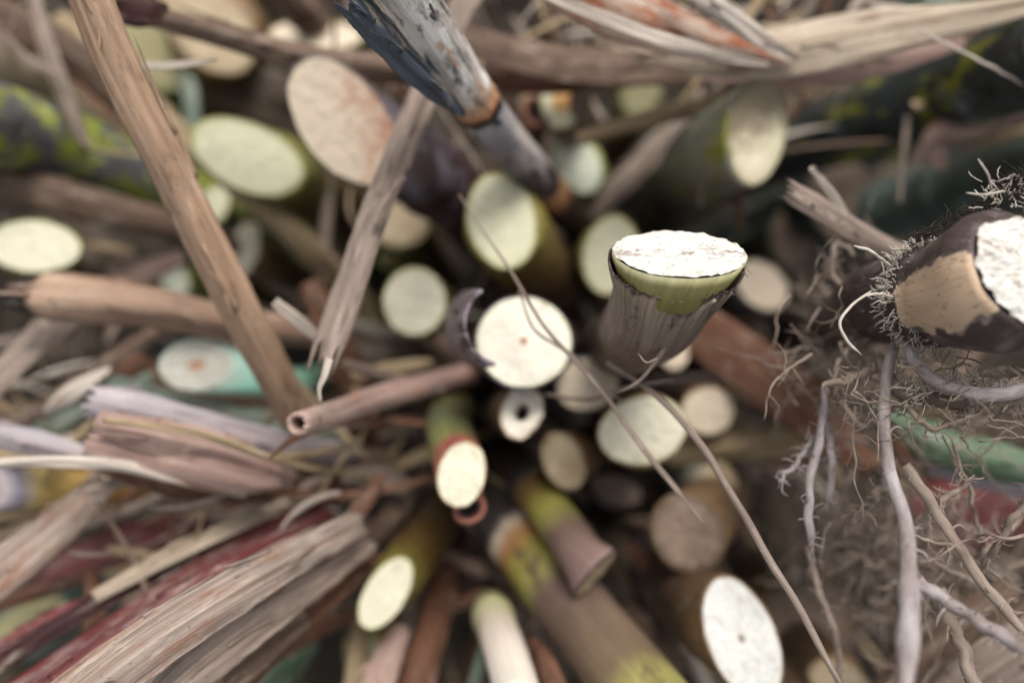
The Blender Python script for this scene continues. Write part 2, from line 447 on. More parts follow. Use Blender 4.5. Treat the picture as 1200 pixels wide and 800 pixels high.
# ------------------------------------------------------------------ palette
cream = S(232, 222, 196); pale = S(214, 214, 172); white = S(246, 243, 238, .84); peach = S(226, 205, 180)
FM = {
 'white': face_mat('fresh white cane flesh', white, S(205, 200, 170), pores=.55, edge_w=.04),
 'hero': face_mat('split white cane flesh', S(244, 240, 234, .74), S(150, 122, 95), pores=1.2, edge_w=.02, slit=.0035),
 'stump': face_mat('fibrous chopped white flesh', S(244, 240, 234, .72), S(205, 180, 150), pores=1.3, edge_w=.05, slit=.008),
 'split': face_mat('white cane flesh with grey brown specks', S(244, 240, 234, .8), S(190, 150, 110), core=S(165, 130, 105), core_r=.10, pores=1.3, edge_w=.03),
 'cream': face_mat('cream cane flesh', S(230, 220, 194, .80), S(200, 200, 150), pores=.4, edge_w=.06),
 'core': face_mat('cream cane flesh with brown pith dot', S(236, 226, 208), S(205, 208, 165), core=S(165, 115, 75), core_r=.1, pores=.4, edge_w=.06),
 'peach': face_mat('peach cane flesh', peach, S(190, 165, 130), pores=.5, edge_w=.07),
 'green': face_mat('pale green cane flesh', S(212, 206, 174, .86), S(178, 174, 118, .8), pores=.4, edge_w=.08),
 'mint': face_mat('greenish white cane flesh', S(228, 230, 208, .9), S(185, 185, 140), pores=.35, edge_w=.06),
 'ring': face_mat('cane flesh in a green ring with orange pith', S(228, 222, 186, .9), S(186, 178, 130), core=S(222, 165, 95), core_r=.55, edge_w=.1),
 'sheathed': face_mat('white rolled sheath rings with orange pith', S(235, 230, 215), S(225, 225, 205), core=S(206, 158, 126), core_r=.30, rings=.25, edge_w=.05),
 'tan': face_mat('weathered tan cane flesh', S(205, 184, 150), S(160, 140, 105), dirt=S(150, 115, 85), dirt_amt=.42, pores=.7),
 'pink': face_mat('pinkish beige cane flesh', S(218, 197, 176), S(206, 196, 150), dirt=S(170, 115, 80), dirt_amt=.30, dirt_dir=(.4, 1, 24), pores=.6, edge_w=.05),
 'half': face_mat('cream cane flesh under a crust of brown dirt', S(228, 216, 184, .86), S(190, 176, 140), dirt=S(128, 108, 86, .8), dirt_amt=.56, dirt_dir=(-1, -.8, 38), pores=.5),
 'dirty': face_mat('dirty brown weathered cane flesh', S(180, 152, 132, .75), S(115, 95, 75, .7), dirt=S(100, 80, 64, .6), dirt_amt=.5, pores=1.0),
 'hollow': face_mat('cream reed end with a dark hole', S(232, 222, 204, .95), S(190, 160, 130), core=(.03, .014, .010, 1), core_r=.36, edge_w=.1),
 'redhollow': face_mat('reddish stub end with a dark hole', S(170, 110, 90), S(150, 80, 66), core=(.012, .006, .006, 1), core_r=.85, edge_w=.1),
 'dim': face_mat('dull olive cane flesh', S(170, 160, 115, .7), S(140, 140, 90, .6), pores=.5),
}
yg = S(170, 160, 60); ol = S(120, 110, 55, .6); gp = S(105, 88, 88, .6); pur = S(82, 58, 66, .55); br = S(110, 82, 58, .6)
gr = S(88, 84, 80, .6); teal = S(120, 165, 145, .7); org = S(190, 125, 70, .75); dk = S(92, 80, 62, .6)  # dk: stem feet, dirt plus the shade of deep gaps put into colour
moss = S(150, 156, 55, .75)
SM = {
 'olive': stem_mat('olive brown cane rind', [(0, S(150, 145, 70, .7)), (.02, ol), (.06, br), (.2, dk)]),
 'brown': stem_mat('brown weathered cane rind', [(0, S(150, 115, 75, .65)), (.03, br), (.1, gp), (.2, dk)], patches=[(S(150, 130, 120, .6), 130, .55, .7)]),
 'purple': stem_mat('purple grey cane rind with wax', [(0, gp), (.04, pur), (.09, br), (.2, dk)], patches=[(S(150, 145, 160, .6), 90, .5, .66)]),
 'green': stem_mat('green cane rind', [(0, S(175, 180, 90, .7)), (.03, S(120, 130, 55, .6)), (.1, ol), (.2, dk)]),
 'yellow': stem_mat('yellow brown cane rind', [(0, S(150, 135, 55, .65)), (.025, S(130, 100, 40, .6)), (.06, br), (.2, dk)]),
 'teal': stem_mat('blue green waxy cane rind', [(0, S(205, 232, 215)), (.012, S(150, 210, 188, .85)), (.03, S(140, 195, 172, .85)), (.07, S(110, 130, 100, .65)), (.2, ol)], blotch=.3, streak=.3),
 'moss': stem_mat('grey cane rind under yellow green lichen', [(0, S(124, 120, 124, .7)), (.2, S(104, 100, 102, .65))], L=.3, patches=[(S(150, 158, 52, .8), 75, .46, .53), (S(182, 190, 92, .85), 150, .56, .62), (S(70, 60, 66, .5), 100, .58, .66), (S(170, 165, 175, .6), 160, .62, .68)], bump=.6),
 'greymoss': stem_mat('grey green cane rind with a little lichen', [(0, S(165, 160, 140, .75)), (.05, S(140, 140, 128, .65)), (.2, S(70, 72, 68, .5))], patches=[(S(146, 148, 58, .75), 60, .52, .59), (S(150, 146, 140, .6), 110, .58, .66)]),
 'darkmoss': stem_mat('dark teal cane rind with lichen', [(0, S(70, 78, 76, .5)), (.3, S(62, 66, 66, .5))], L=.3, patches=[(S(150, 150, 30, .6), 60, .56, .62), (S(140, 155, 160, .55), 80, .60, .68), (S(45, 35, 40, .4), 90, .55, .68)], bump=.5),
 'tealdull': stem_mat('dull teal cane rind', [(0, S(118, 130, 120, .55)), (.3, S(86, 98, 92, .5))], L=.3, patches=[(S(140, 170, 160, .6), 60, .5, .66), (S(50, 45, 45, .4), 80, .58, .68)]),
 'burnt': stem_mat('charred white and grey cane rind', [(0, S(196, 188, 184)), (.07, S(208, 198, 190)), (.081, S(205, 150, 110)), (.0865, S(190, 130, 90)), (.0885, S(22, 20, 22, .5)), (.0915, S(22, 20, 22, .5)), (.093, S(185, 178, 182)), (.11, S(150, 140, 150, .75)), (.122, S(105, 88, 96, .6)), (.137, S(92, 74, 80, .55)), (.139, S(205, 150, 105, .8)), (.15, S(195, 125, 75, .8)), (.153, S(80, 58, 52, .5)), (.22, dk)], L=.24, patches=[(S(50, 50, 54, .6), 95, .52, .58), (S(236, 230, 224, .85), 120, .53, .6), (S(200, 150, 120, .7), 140, .62, .68)], streak=.5, blotch=.3, wob=.002, bump=.8),
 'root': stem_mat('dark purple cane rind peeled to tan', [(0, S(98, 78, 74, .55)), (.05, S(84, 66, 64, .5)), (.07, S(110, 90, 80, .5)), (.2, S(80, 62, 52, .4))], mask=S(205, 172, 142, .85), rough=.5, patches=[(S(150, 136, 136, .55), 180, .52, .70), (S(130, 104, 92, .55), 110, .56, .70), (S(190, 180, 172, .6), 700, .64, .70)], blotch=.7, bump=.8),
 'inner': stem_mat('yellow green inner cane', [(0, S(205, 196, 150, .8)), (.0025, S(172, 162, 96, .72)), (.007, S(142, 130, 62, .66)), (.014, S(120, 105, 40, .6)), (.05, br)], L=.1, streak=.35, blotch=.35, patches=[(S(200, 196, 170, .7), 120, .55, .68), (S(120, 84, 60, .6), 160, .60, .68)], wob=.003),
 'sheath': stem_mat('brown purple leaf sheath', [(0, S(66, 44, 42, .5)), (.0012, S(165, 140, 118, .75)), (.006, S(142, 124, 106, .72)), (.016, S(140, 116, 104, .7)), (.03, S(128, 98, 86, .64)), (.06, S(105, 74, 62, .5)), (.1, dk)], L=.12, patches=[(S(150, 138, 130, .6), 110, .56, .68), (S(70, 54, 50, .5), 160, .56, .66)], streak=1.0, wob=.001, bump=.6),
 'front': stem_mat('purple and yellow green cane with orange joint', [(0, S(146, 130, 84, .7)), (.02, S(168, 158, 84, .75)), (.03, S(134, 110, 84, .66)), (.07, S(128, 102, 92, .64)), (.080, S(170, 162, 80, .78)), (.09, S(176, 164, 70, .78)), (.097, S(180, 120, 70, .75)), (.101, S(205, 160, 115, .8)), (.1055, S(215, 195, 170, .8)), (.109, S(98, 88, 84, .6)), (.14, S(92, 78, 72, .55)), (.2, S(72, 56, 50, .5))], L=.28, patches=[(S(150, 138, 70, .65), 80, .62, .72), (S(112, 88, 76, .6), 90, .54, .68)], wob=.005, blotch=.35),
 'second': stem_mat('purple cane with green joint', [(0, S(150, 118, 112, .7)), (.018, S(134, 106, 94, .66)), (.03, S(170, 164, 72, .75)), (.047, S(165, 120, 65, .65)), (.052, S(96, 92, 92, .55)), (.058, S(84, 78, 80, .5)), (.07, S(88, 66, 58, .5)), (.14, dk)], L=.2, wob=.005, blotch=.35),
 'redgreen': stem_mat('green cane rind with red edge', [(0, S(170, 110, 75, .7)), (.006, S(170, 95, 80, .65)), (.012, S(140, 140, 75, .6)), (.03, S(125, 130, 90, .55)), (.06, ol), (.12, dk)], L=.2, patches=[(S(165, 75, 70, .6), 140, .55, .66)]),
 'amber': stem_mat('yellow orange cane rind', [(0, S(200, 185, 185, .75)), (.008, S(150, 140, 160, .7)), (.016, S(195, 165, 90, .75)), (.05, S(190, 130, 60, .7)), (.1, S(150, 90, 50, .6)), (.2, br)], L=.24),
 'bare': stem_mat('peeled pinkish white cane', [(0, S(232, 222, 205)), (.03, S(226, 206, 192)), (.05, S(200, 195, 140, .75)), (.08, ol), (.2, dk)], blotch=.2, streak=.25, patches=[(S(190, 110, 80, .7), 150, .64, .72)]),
}
LM = {
 'warm': leaf_mat('warm tan dry leaf', S(192, 158, 130), S(166, 130, 102), stain=S(128, 96, 74, .7), lo=.54, hi=.66),
 'grey': leaf_mat('grey tan dry leaf', S(172, 152, 140), S(140, 118, 104), stain=S(110, 92, 84, .7)),
 'pink': leaf_mat('pinkish dry leaf', S(200, 168, 156), S(165, 128, 116), stain=S(176, 110, 84, .7), lo=.56, hi=.7),
 'pale': leaf_mat('bleached pale dry leaf', S(226, 212, 200), S(196, 176, 160), stain=S(170, 130, 108, .75), lo=.56, hi=.7),
 'rust': leaf_mat('bleached leaf with rusty streak', S(214, 196, 180), S(190, 150, 125), stain=S(165, 95, 60, .8), lo=.45, hi=.58),
 'silver': leaf_mat('silvery lilac dry leaf', S(196, 186, 192), S(168, 148, 150), stain=S(180, 120, 110, .7), lo=.58, hi=.7),
 'brown': leaf_mat('brown dry leaf', S(138, 110, 92, .75), S(108, 84, 70, .7), stain=S(84, 62, 50, .6)),
 'fan': leaf_mat('bleached tan leaf', S(212, 192, 170), S(172, 148, 124), stain=S(140, 112, 90), lo=.54, hi=.66, streak=1.3),
 'maroon': leaf_mat('maroon leaf', S(100, 52, 48, .55), S(70, 38, 38, .5)),
 'dark': leaf_mat('dark brown leaf with gap shade in colour', S(112, 90, 70, .6), S(76, 62, 50, .5), stain=S(60, 50, 40, .5)),  # dark tone carries some of the shade between the stalks
 'russet': leaf_mat('russet brown dead leaf', S(140, 92, 66, .65), S(108, 70, 52, .6), stain=S(190, 150, 120, .65), lo=.6, hi=.75),
 'red': leaf_mat('dark red leaf sheath', S(146, 64, 64, .65), S(100, 48, 50, .55), stain=S(150, 118, 116, .65), lo=.50, hi=.64, rough=.5),
 'straw': leaf_mat('straw coloured dry leaf', S(190, 165, 128), S(150, 125, 92), stain=S(120, 96, 66, .7)),
 'striped': leaf_mat('weathered leaf striped beige and brown', S(190, 170, 158), S(140, 118, 104), stain=S(150, 108, 88, .75), lo=.50, hi=.62, streak=1.6),
 'charred': leaf_mat('charred blue black sheath', S(100, 108, 122, .7), S(46, 50, 60, .5), stain=S(150, 158, 168, .7), lo=.6, hi=.7, rough=.45, streak=1.6),
 'lilac': leaf_mat('lilac curl of sheath', S(176, 160, 172, .75), S(104, 80, 88, .6), stain=S(70, 50, 54, .5), lo=.48, hi=.60, rough=.4),
 'burntend': leaf_mat('beige sheath with charred end', S(206, 176, 152), S(170, 134, 112), stain=S(120, 94, 80, .7), lo=.55, hi=.66, stops=[(0, (.03, .03, .035, 1)), (.007, (.05, .05, .05, 1)), (.0105, (.9, .85, .8, 1)), (.02, (1.05, 1.03, 1.0, 1)), (.03, (.9, .85, .82, 1)), (.09, (.7, .62, .62, 1))], L=.12),
 'greenleaf': leaf_mat('green cane leaf', S(120, 148, 112, .65), S(92, 118, 92, .6), stain=S(150, 165, 150, .7), rough=.45),
 'greengrey': leaf_mat('grey green cane leaf', S(150, 165, 150, .7), S(110, 128, 108, .6), stain=S(150, 110, 90, .6), rough=.5),
 'stem': leaf_mat('tan grass stem', S(168, 148, 136), S(135, 114, 102), stain=S(100, 80, 70, .7)),
}
RM = {
 'root': root_mat('grey brown root', S(172, 152, 138, .78), S(122, 102, 90, .68)),
 'pale': root_mat('pale lilac root', S(186, 174, 174, .75), S(136, 118, 112, .7)),
 'hair': root_mat('white root hair', S(230, 220, 208), S(180, 164, 150)),
 'dark': root_mat('dark hair root', S(84, 66, 60, .55), S(60, 46, 42, .5)),
}

# ------------------------------------------------------------------ the setting
def soil():
    mb = MB(); rows = []; n = 120; W = 1.5
    for i in range(n+1):
        row = []
        for j in range(n+1):
            x, y = -W+2*W*i/n, -W+2*W*j/n
            z = .012*mnoise.noise(Vector((x*9, y*9, 0)))+.006*mnoise.noise(Vector((x*40, y*40, 3)))
            row.append(mb.vert((x, y, z), (x, y, 0)))
        rows.append(row)
    mb.grid(rows)
    t = NT('dark soil with gap shade in colour', .9, .2)  # near black base: shade of the deep gaps put into the soil colour
    n1 = t.noise(t.loc, 40, 6, .65); n2 = t.noise(t.loc, 300, 5, .6, 5)
    c = t.mix(t.mr(n1, .35, .65), (.022, .018, .013, 1), (.055, .043, .032, 1))
    t.bump(n2, .6, .003)
    o = mb.build('soil', t.done(t.gain(c, t.mr(n2, .3, .7, .5, 1.3))), origin=Vector((0, 0, 0)), flip=True)
    o['kind'] = 'structure'
soil()
def litter():
    mb = MB()
    r = random.Random(5)
    for i in range(1100):
        # dead strips lying low between the stalks
        x, y = r.uniform(-.75, .75), r.uniform(-.6, .6)
        z = r.uniform(.005, .10)
        if max(abs(x)/.40, abs(y)/.28) > 1: z = r.uniform(.02, .24)
        a = math.atan2(y, x)+r.gauss(0, .7); L = r.uniform(.05, .16); w = r.uniform(.004, .016)
        tz = r.uniform(-.25, .25); cv = r.uniform(-.02, .02)
        dx = Vector((math.cos(a), math.sin(a), tz)).normalized(); sd = Vector((-math.sin(a), math.cos(a), r.uniform(-.7, .7))).normalized()
        rows = []; sh = i*1.37
        for k in range(9):
            u = k/8-.5; row = []
            for v in (-1, -.5, 0, .5, 1):
                p = Vector((x, y, z))+dx*(u*L)+sd*(v*w*.5*(1-.5*abs(u)))+Vector((0, 0, cv*(4*u*u)-.25*w*v*v))
                p.z = max(p.z, .004)
                row.append(mb.vert(p, (v*w*.5+sh, sh*.3, u*L)))
            rows.append(row)
        mb.grid(rows)
    o = mb.build('leaf_litter', LM['dark'], origin=Vector((0, 0, 0)))
    o['kind'] = 'stuff'; o['label'] = 'leaf litter between the stalks, gap shade put into its dark colour'; o['category'] = 'leaf litter'
litter()

# ------------------------------------------------------------------ the cut stalks
# hero stalk: white split end, green inner stem, ragged brown sheath wrapped round it
def hero():
    slope = (.12, -1.55)
    T, A, B = face_frame(796, 298, .213, 77, 32, 2, slope)
    body = [(T,), (P(775, 352, .228),), (P(742, 392, .27),), (P(712, 404, .36),), (P(690, 408, .655),)]
    o = empty('cane_stalk', P(690, 408, .655), 'sharp white topped stalk with green band and ragged brown sheath', 'cane stalk', canes)
    tube_body(T, A, B, body, taper=1.0, seed=3, nodes=(.12,), inner=.95, seg=72, prof=lambda s: (1-.10*min(1, max(0, s-.004)/.012))*(1-.14*min(1, s/.05))).build('stem', SM['inner'], o)
    f = disc(T, A, B, seed=3, rough=.0005, rho1=.985, edge_wob=.025, seg=110, nr=34)
    f.build('cut_face', FM['hero'], o)
    # the sheath: its own ring, a little wider, cut lower on the camera side
    mb = MB(); rows = []
    u0 = (body[0][0]-body[1][0]).normalized()
    pts = [p[0] for p in spline([(b[0],) for b in body], 60)]
    cum = [0.0]
    for i in range(1, len(pts)): cum.append(cum[-1]+(pts[i]-pts[i-1]).length)
    hA, hB = A.dot(u0), B.dot(u0); Ap, Bp = A-u0*hA, B-u0*hB; hm = math.hypot(hA, hB)
    seg = 120; rm = math.sqrt(Ap.cross(Bp).length)
    def at(s):
        s = max(0.0, min(s, cum[-1]-1e-6)); k = 0
        while k < len(cum)-2 and cum[k+1] < s: k += 1
        return pts[k].lerp(pts[k+1], (s-cum[k])/(cum[k+1]-cum[k]))
    for layer in range(2):
        up = u0; q1 = Ap.normalized(); q2 = (Bp-q1*Bp.dot(q1)).normalized()
        for k in range(46):
            s = (k/45.)**1.3*.13
            if layer == 0: s = (1-(k/45.))**1.3*.012 if False else s
            c = at(s); u = (c-at(s+.005)).normalized(); rot = up.rotation_difference(u); q1.rotate(rot); q2.rotate(rot); up = u
            row = []
            for i in range(seg):
                f = 2*math.pi*i/seg; cf, sf = math.cos(f), math.sin(f)
                # sf<0 : the side toward the viewer's lower edge
                low = .5-.5*sf
                drop = .0004+.0070*max(0, min(1, (.5-.62*sf+.15*cf)))**1.3
                jag = .0010*mnoise.noise(Vector((cf*14, sf*14, 2)))+.0007*mnoise.noise(Vector((cf*40, sf*40, 5)))+.0012*mnoise.noise(Vector((cf*4, sf*4, 8)))
                g = min(1, s/max(.004, hm*2.5)); g = g*g*(3-2*g); w0 = 1.03*(1-.15*min(1, s/.05))
                kk = max(0.0, 1-s/(3*hm))
                r1 = Ap.length*(1-g)+rm*g; r2 = Bp.length*(1-g)+rm*g
                flare = .015*math.exp(-s/.003)
                wob = 1+.012*mnoise.noise(Vector((cf*2, sf*2, s*50)))+.008*mnoise.noise(Vector((cf*9, sf*9, s*20)))
                th = 0.0 if layer == 0 else -.0005
                fall = max(0.0, 1-s/.03)
                p = c+(q1*(r1*cf+Bp.dot(Ap.normalized())*(1-g)*sf)+q2*(r2*sf))*(w0+flare)*wob
                rad = (p-c).normalized()
                p = p+rad*th+u*((hA*cf+hB*sf)*kk)-u*((drop+jag)*fall)
                row.append(mb.vert(p, (rm*cf, rm*sf, s)))
            rows.append(row)
        if layer == 0: outer = rows; rows = []
    mb.grid(outer, True); mb.grid([list(reversed(r)) for r in rows], True)
    a0, b0 = outer[0], rows[0]
    for i in range(seg):
        j = (i+1) % seg; mb.f.append((a0[j], a0[i], b0[i], b0[j]))
    mb.build('leaf_sheath', SM['sheath'], o)
    # torn fibres at the rim and the hanging tail
    fb = MB(); rr = random.Random(4)
    for i in range(34):
        f = rr.uniform(-2.6, .4); p = outer[0][int((f/(2*math.pi))*seg) % seg]; p = fb_pos(mb, p)
        d = Vector((rr.gauss(0, .6), rr.gauss(0, .6), rr.uniform(.1, 1)))*rr.uniform(.0006, .0016)
        strand_mb(fb, [p, p+d*.5, p+d+Vector((rr.gauss(0, .0006), rr.gauss(0, .0006), 0))], .00007, n=6, seg=4)
    tail = [(838, 352, .207, 5), (812, 370, .215, 9), (788, 390, .222, 8), (772, 420, .226, 6), (748, 446, .23, 4), (722, 462, .235, 3)]
    pstrand(fb, tail, n=34, wob=.0006, knob=.4)
    pstrand(fb, [(770, 420, .222, 2.4), (756, 424, .22, 2.4), (748, 414, .22, 1.6)], n=12)
    fb.build('sheath_fibre', RM['root'], o)['kind'] = 'stuff'
def fb_pos(mb, i): return mb.v[i].copy()
hero()

C = cane
C('round cream end with a brown pith dot, largest disc beside the curled rind strip', 614, 400, .27, 58, 55, 10, FM['core'], SM['purple'], slope=(-.05, -.35), path=[(614, 400, .27), (628, 412, .45), (625, 415, .655)])
C('tilted pale green oval end on a yellow brown stalk, below the burnt stalk tip', 588, 259, .305, 60, 42, 78, FM['green'], SM['yellow'], slope=(.1, -.2), path=[(588, 259, .305), (630, 318, .36), (655, 370, .655)])
C('small round pale end left of the curled rind strip', 486, 353, .325, 41, 38, 80, FM['cream'], SM['olive'], path=[(486, 353, .325), (515, 375, .45), (535, 385, .655)])
C('cream oval end crossed by thin grass stems, below the sharp white topped stalk', 753, 504, .29, 54, 41, -12, FM['cream'], SM['brown'], path=[(753, 504, .29), (725, 498, .4), (690, 480, .655)])
C('small round peach end right of the crossed oval', 830, 481, .33, 32, 29, 0, FM['peach'], SM['brown'], path=[(830, 481, .33), (790, 470, .45), (750, 450, .655)])
C('tan weathered end between the pith dot disc and the ragged sheathed stalk', 689, 450, .30, 39, 32, -20, FM['peach'], SM['purple'], path=[(689, 450, .30), (668, 455, .4), (660, 440, .655)])
C('little hollow reed with a dark hole below the pith dot disc', 612, 482, .278, 33, 25, 115, FM['hollow'], SM['brown'], slope=(0, -.45), edge_wob=.12, hollow=.40, path=[(612, 482, .278), (592, 484, .34), (590, 470, .655)], name='hollow_reed', cat='reed')
C('short brown stalk with a slanted cream end, under the hollow reed', 660, 540, .30, 37, 25, 62, FM['tan'], SM['brown'], slope=(-.5, 0), path=[(660, 540, .30), (694, 525, .335), (705, 490, .655)])
C('yellow green oval end half hidden behind the sharp white topped stalk', 716, 299, .34, 48, 34, 100, FM['green'], SM['olive'])
C('small peach oval end right of the sharp white topped stalk in the dark', 892, 334, .37, 36, 26, 40, FM['peach'], SM['purple'], path=[(892, 334, .37), (850, 350, .46), (800, 370, .655)])
C('small greenish white end below the orange cored stalk', 677, 193, .37, 37, 27, 60, FM['mint'], SM['green'], path=[(677, 193, .37), (690, 240, .5), (660, 300, .655)])
C('green ringed end with an orange core and torn sheath beside it', 659, 116, .34, 38, 27, 95, FM['ring'], SM['brown'], path=[(659, 116, .34), (676, 150, .4), (655, 280, .655)])
C('tiny red hollow stub left of the orange cored stalk', 626, 131, .36, 19, 13, 80, FM['redhollow'], SM['redgreen'], hollow=.8, name='hollow_reed', cat='reed')
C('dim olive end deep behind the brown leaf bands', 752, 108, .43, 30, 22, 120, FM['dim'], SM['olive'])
C('large tilted beige oval end with brown stain, upper left of the burnt stalk', 403, 145, .295, 80, 52, 55, FM['pink'], SM['purple'], slope=(-.3, .2), path=[(403, 145, .295), (485, 195, .325), (560, 270, .45), (580, 300, .655)], nodes=(.05,), rough=.0003)
C('large pale green oval end under the diagonal dry leaf', 290, 184, .345, 66, 40, 22, FM['green'], SM['olive'], slope=(-.3, .1), path=[(290, 184, .345), (370, 222, .40), (470, 290, .655)])
C('big dusty cream end under the crossing brown stalk', 243, 26, .40, 75, 46, 50, FM['tan'], SM['brown'])
C('flat cream oval end just above the crossing brown stalk', 370, 42, .385, 57, 22, 4, FM['peach'], SM['olive'], slope=(0, -.6))
C('wide yellow cream oval end by the mossy stalk', 40, 289, .325, 57, 32, 4, FM['cream'], SM['olive'], slope=(0, -.1), path=[(40, 289, .325), (60, 320, .45), (260, 380, .655)])
C('small ragged cream end right of the diagonal tan leaf', 286, 292, .39, 34, 18, 108, FM['cream'], SM['brown'], edge_wob=.12, path=[(286, 292, .39), (320, 315, .42), (420, 370, .655)])
C('little leaf shaped cream end under the big pale green oval', 250, 241, .40, 27, 18, 120, FM['green'], SM['olive'], path=[(250, 241, .40), (300, 290, .655)])
C('tiny pale green end behind the diagonal tan leaf', 205, 327, .42, 22, 15, 60, FM['mint'], SM['green'])
C('big oval end crusted with brown dirt on a mossy stalk', 888, 152, .30, 68, 42, 106, FM['half'], SM['greymoss'], slope=(-.75, .1), path=[(888, 152, .30), (838, 182, .34), (806, 205, .42), (770, 250, .655)], nodes=(.09,), taper=1.0)
C('teal stalk with a ringed white end and orange core', 230, 428, .31, 40, 31, -6, FM['sheathed'], SM['teal'], slope=(-.3, 0), path=[(232, 428, .31), (312, 446, .326), (380, 440, .40), (420, 440, .655)], nodes=())
C('short green stalk with red rim and cream end, low centre of the clump', 541, 556, .265, 38, 29, 105, FM['cream'], SM['redgreen'], slope=(0, -.3), path=[(541, 556, .265), (527, 506, .295), (535, 470, .36), (560, 450, .655)], nodes=(), edge_wob=.05)
C('dark red hollow stub below the red rimmed stalk', 550, 596, .27, 21, 17, -30, FM['redhollow'], SM['redgreen'], hollow=.85, path=[(550, 596, .27), (545, 560, .3), (555, 470, .655)], name='hollow_reed', cat='reed')
C('greenish white oval end on an olive stalk, lower centre', 452, 694, .29, 45, 25, 122, FM['cream'], SM['yellow'], slope=(-.2, -.15), path=[(452, 694, .29), (490, 645, .325), (535, 540, .655)], nodes=())
C('bright white long oval end with faint specks at the bottom', 869, 748, .265, 70, 41, 70, FM['split'], SM['brown'], slope=(.15, -.3), path=[(868, 748, .265), (815, 705, .31), (720, 560, .655)], nodes=(.06,))
C('dirty brown round end touched by the tip of a grass stem', 806, 624, .30, 49, 43, 60, FM['dirty'], SM['brown'], path=[(806, 624, .30), (836, 590, .335), (760, 510, .655)], rough=.0006)
C('dim dirty end behind the long grass stem', 947, 725, .36, 70, 48, 75, FM['dirty'], SM['brown'])
C('pale stalk end at the bottom edge beside the grass stem', 985, 800, .31, 42, 26, 30, FM['tan'], SM['brown'])
C('dim tan end behind the forked dry leaf', 468, 262, .39, 36, 28, 0, FM['tan'], SM['olive'])
C('tiny dark hollow ring above the small round pale end', 457, 303, .42, 14, 13, 0, FM['dim'], SM['olive'], hollow=.8, name='hollow_reed', cat='reed')
C('pinkish stub just under the ragged sheathed stalk', 790, 412, .34, 22, 18, 90, FM['peach'], SM['brown'])
C('dull pinkish oval end under the crossed cream oval', 722, 574, .36, 33, 17, 20, FM['dirty'], SM['purple'], path=[(722, 574, .36), (700, 540, .655)])
C('greenish white weathered stub behind the dirty brown end', 838, 575, .325, 36, 26, 100, FM['tan'], SM['greymoss'])
C('pinkish dull end right of the pith dot disc in shadow', 655, 395, .38, 26, 22, 0, FM['dirty'], SM['brown'])
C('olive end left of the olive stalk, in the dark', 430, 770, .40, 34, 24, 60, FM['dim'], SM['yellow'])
C('curled pale stub beside the striped leaf', 352, 712, .33, 36, 16, 130, FM['tan'], SM['brown'], edge_wob=.14, path=[(352, 712, .33), (395, 670, .36), (520, 520, .655)], nodes=())
C('grey green slanted end at the lower left edge', 28, 735, .36, 62, 26, 145, FM['dim'], SM['tealdull'], path=[(28, 735, .36), (100, 690, .42), (300, 560, .655)])
C('peeled pinkish white stalk at the bottom edge', 612, 830, .25, 31, 27, 60, FM['peach'], SM['bare'], path=[(612, 830, .25), (594, 768, .272), (580, 728, .295), (574, 712, .36), (573, 660, .5), (575, 580, .655)], nodes=(.052,), taper=.8)
# two leaning stalks with coloured joints
C('thick leaning stalk with a yellow green joint, running to the bottom edge', 815, 890, .235, 60, 55, 40, FM['tan'], SM['front'], path=[(815, 890, .235), (640, 670, .31), (560, 560, .37), (520, 500, .45), (545, 470, .655)], nodes=(.109,), taper=1.0)
C('leaning purple stalk with a green joint and blunt end', 697, 672, .275, 37, 11, -52, FM['tan'], SM['second'], slope=(-1.5, 1.5), path=[(697, 672, .275), (640, 592, .31), (585, 525, .37), (575, 480, .655)], nodes=(.0535,), taper=1.0)
# stalks seen from the side
C('thick grey stalk covered in lime lichen at the left edge', -60, 130, .30, 55, 50, 60, FM['tan'], SM['moss'], slope=(0, 0), path=[(-60, 130, .33), (60, 165, .355), (160, 200, .385), (330, 270, .48), (420, 320, .655)], nodes=(.19,), taper=.95)
C('long dull beige stalk above the lichen covered one', -70, 45, .31, 48, 40, 60, FM['tan'], stem_mat('dull beige cane rind', [(0, S(200, 180, 155, .75)), (.08, S(188, 166, 138, .7)), (.14, S(160, 140, 115, .6)), (.3, br)], L=.35), path=[(-70, 60, .34), (70, 118, .38), (150, 160, .41), (420, 300, .655)], nodes=(.2,))
C('dark teal stalk with yellow lichen along the top right', 1290, 40, .26, 70, 55, 100, FM['tan'], SM['darkmoss'], path=[(1290, 55, .30), (1100, 112, .34), (960, 160, .39), (760, 250, .655)], nodes=(.12,), taper=.9)
C('dull teal stalk lying behind the rooted stalk', 1290, 200, .30, 55, 50, 90, FM['tan'], SM['tealdull'], path=[(1290, 190, .36), (1130, 222, .40), (1000, 260, .46), (850, 320, .655)], nodes=(.11,))
C('yellow orange stalk with a pale joint at the left edge', -25, 572, .29, 30, 27, 90, FM['pink'], SM['amber'], path=[(-25, 572, .29), (60, 572, .305), (210, 562, .36), (420, 500, .655)], nodes=(.016,))
C('green and red stalk at the top right corner', 1250, 40, .25, 45, 40, 90, FM['green'], SM['moss'], path=[(1255, 40, .28), (1205, 85, .36), (900, 240, .655)])
C('dark green stalk behind the diagonal tan leaf', 180, 60, .42, 62, 42, 30, FM['dim'], stem_mat('dark green cane rind', [(0, S(110, 130, 85, .55)), (.2, S(70, 84, 60, .45))]), path=[(150, 20, .42), (190, 70, .43), (300, 180, .655)], nodes=())
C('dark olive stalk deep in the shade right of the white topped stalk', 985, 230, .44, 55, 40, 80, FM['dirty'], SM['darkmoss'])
C('dim green stub in the shade below the big dirty oval', 930, 280, .46, 36, 30, 80, FM['dirty'], SM['darkmoss'])

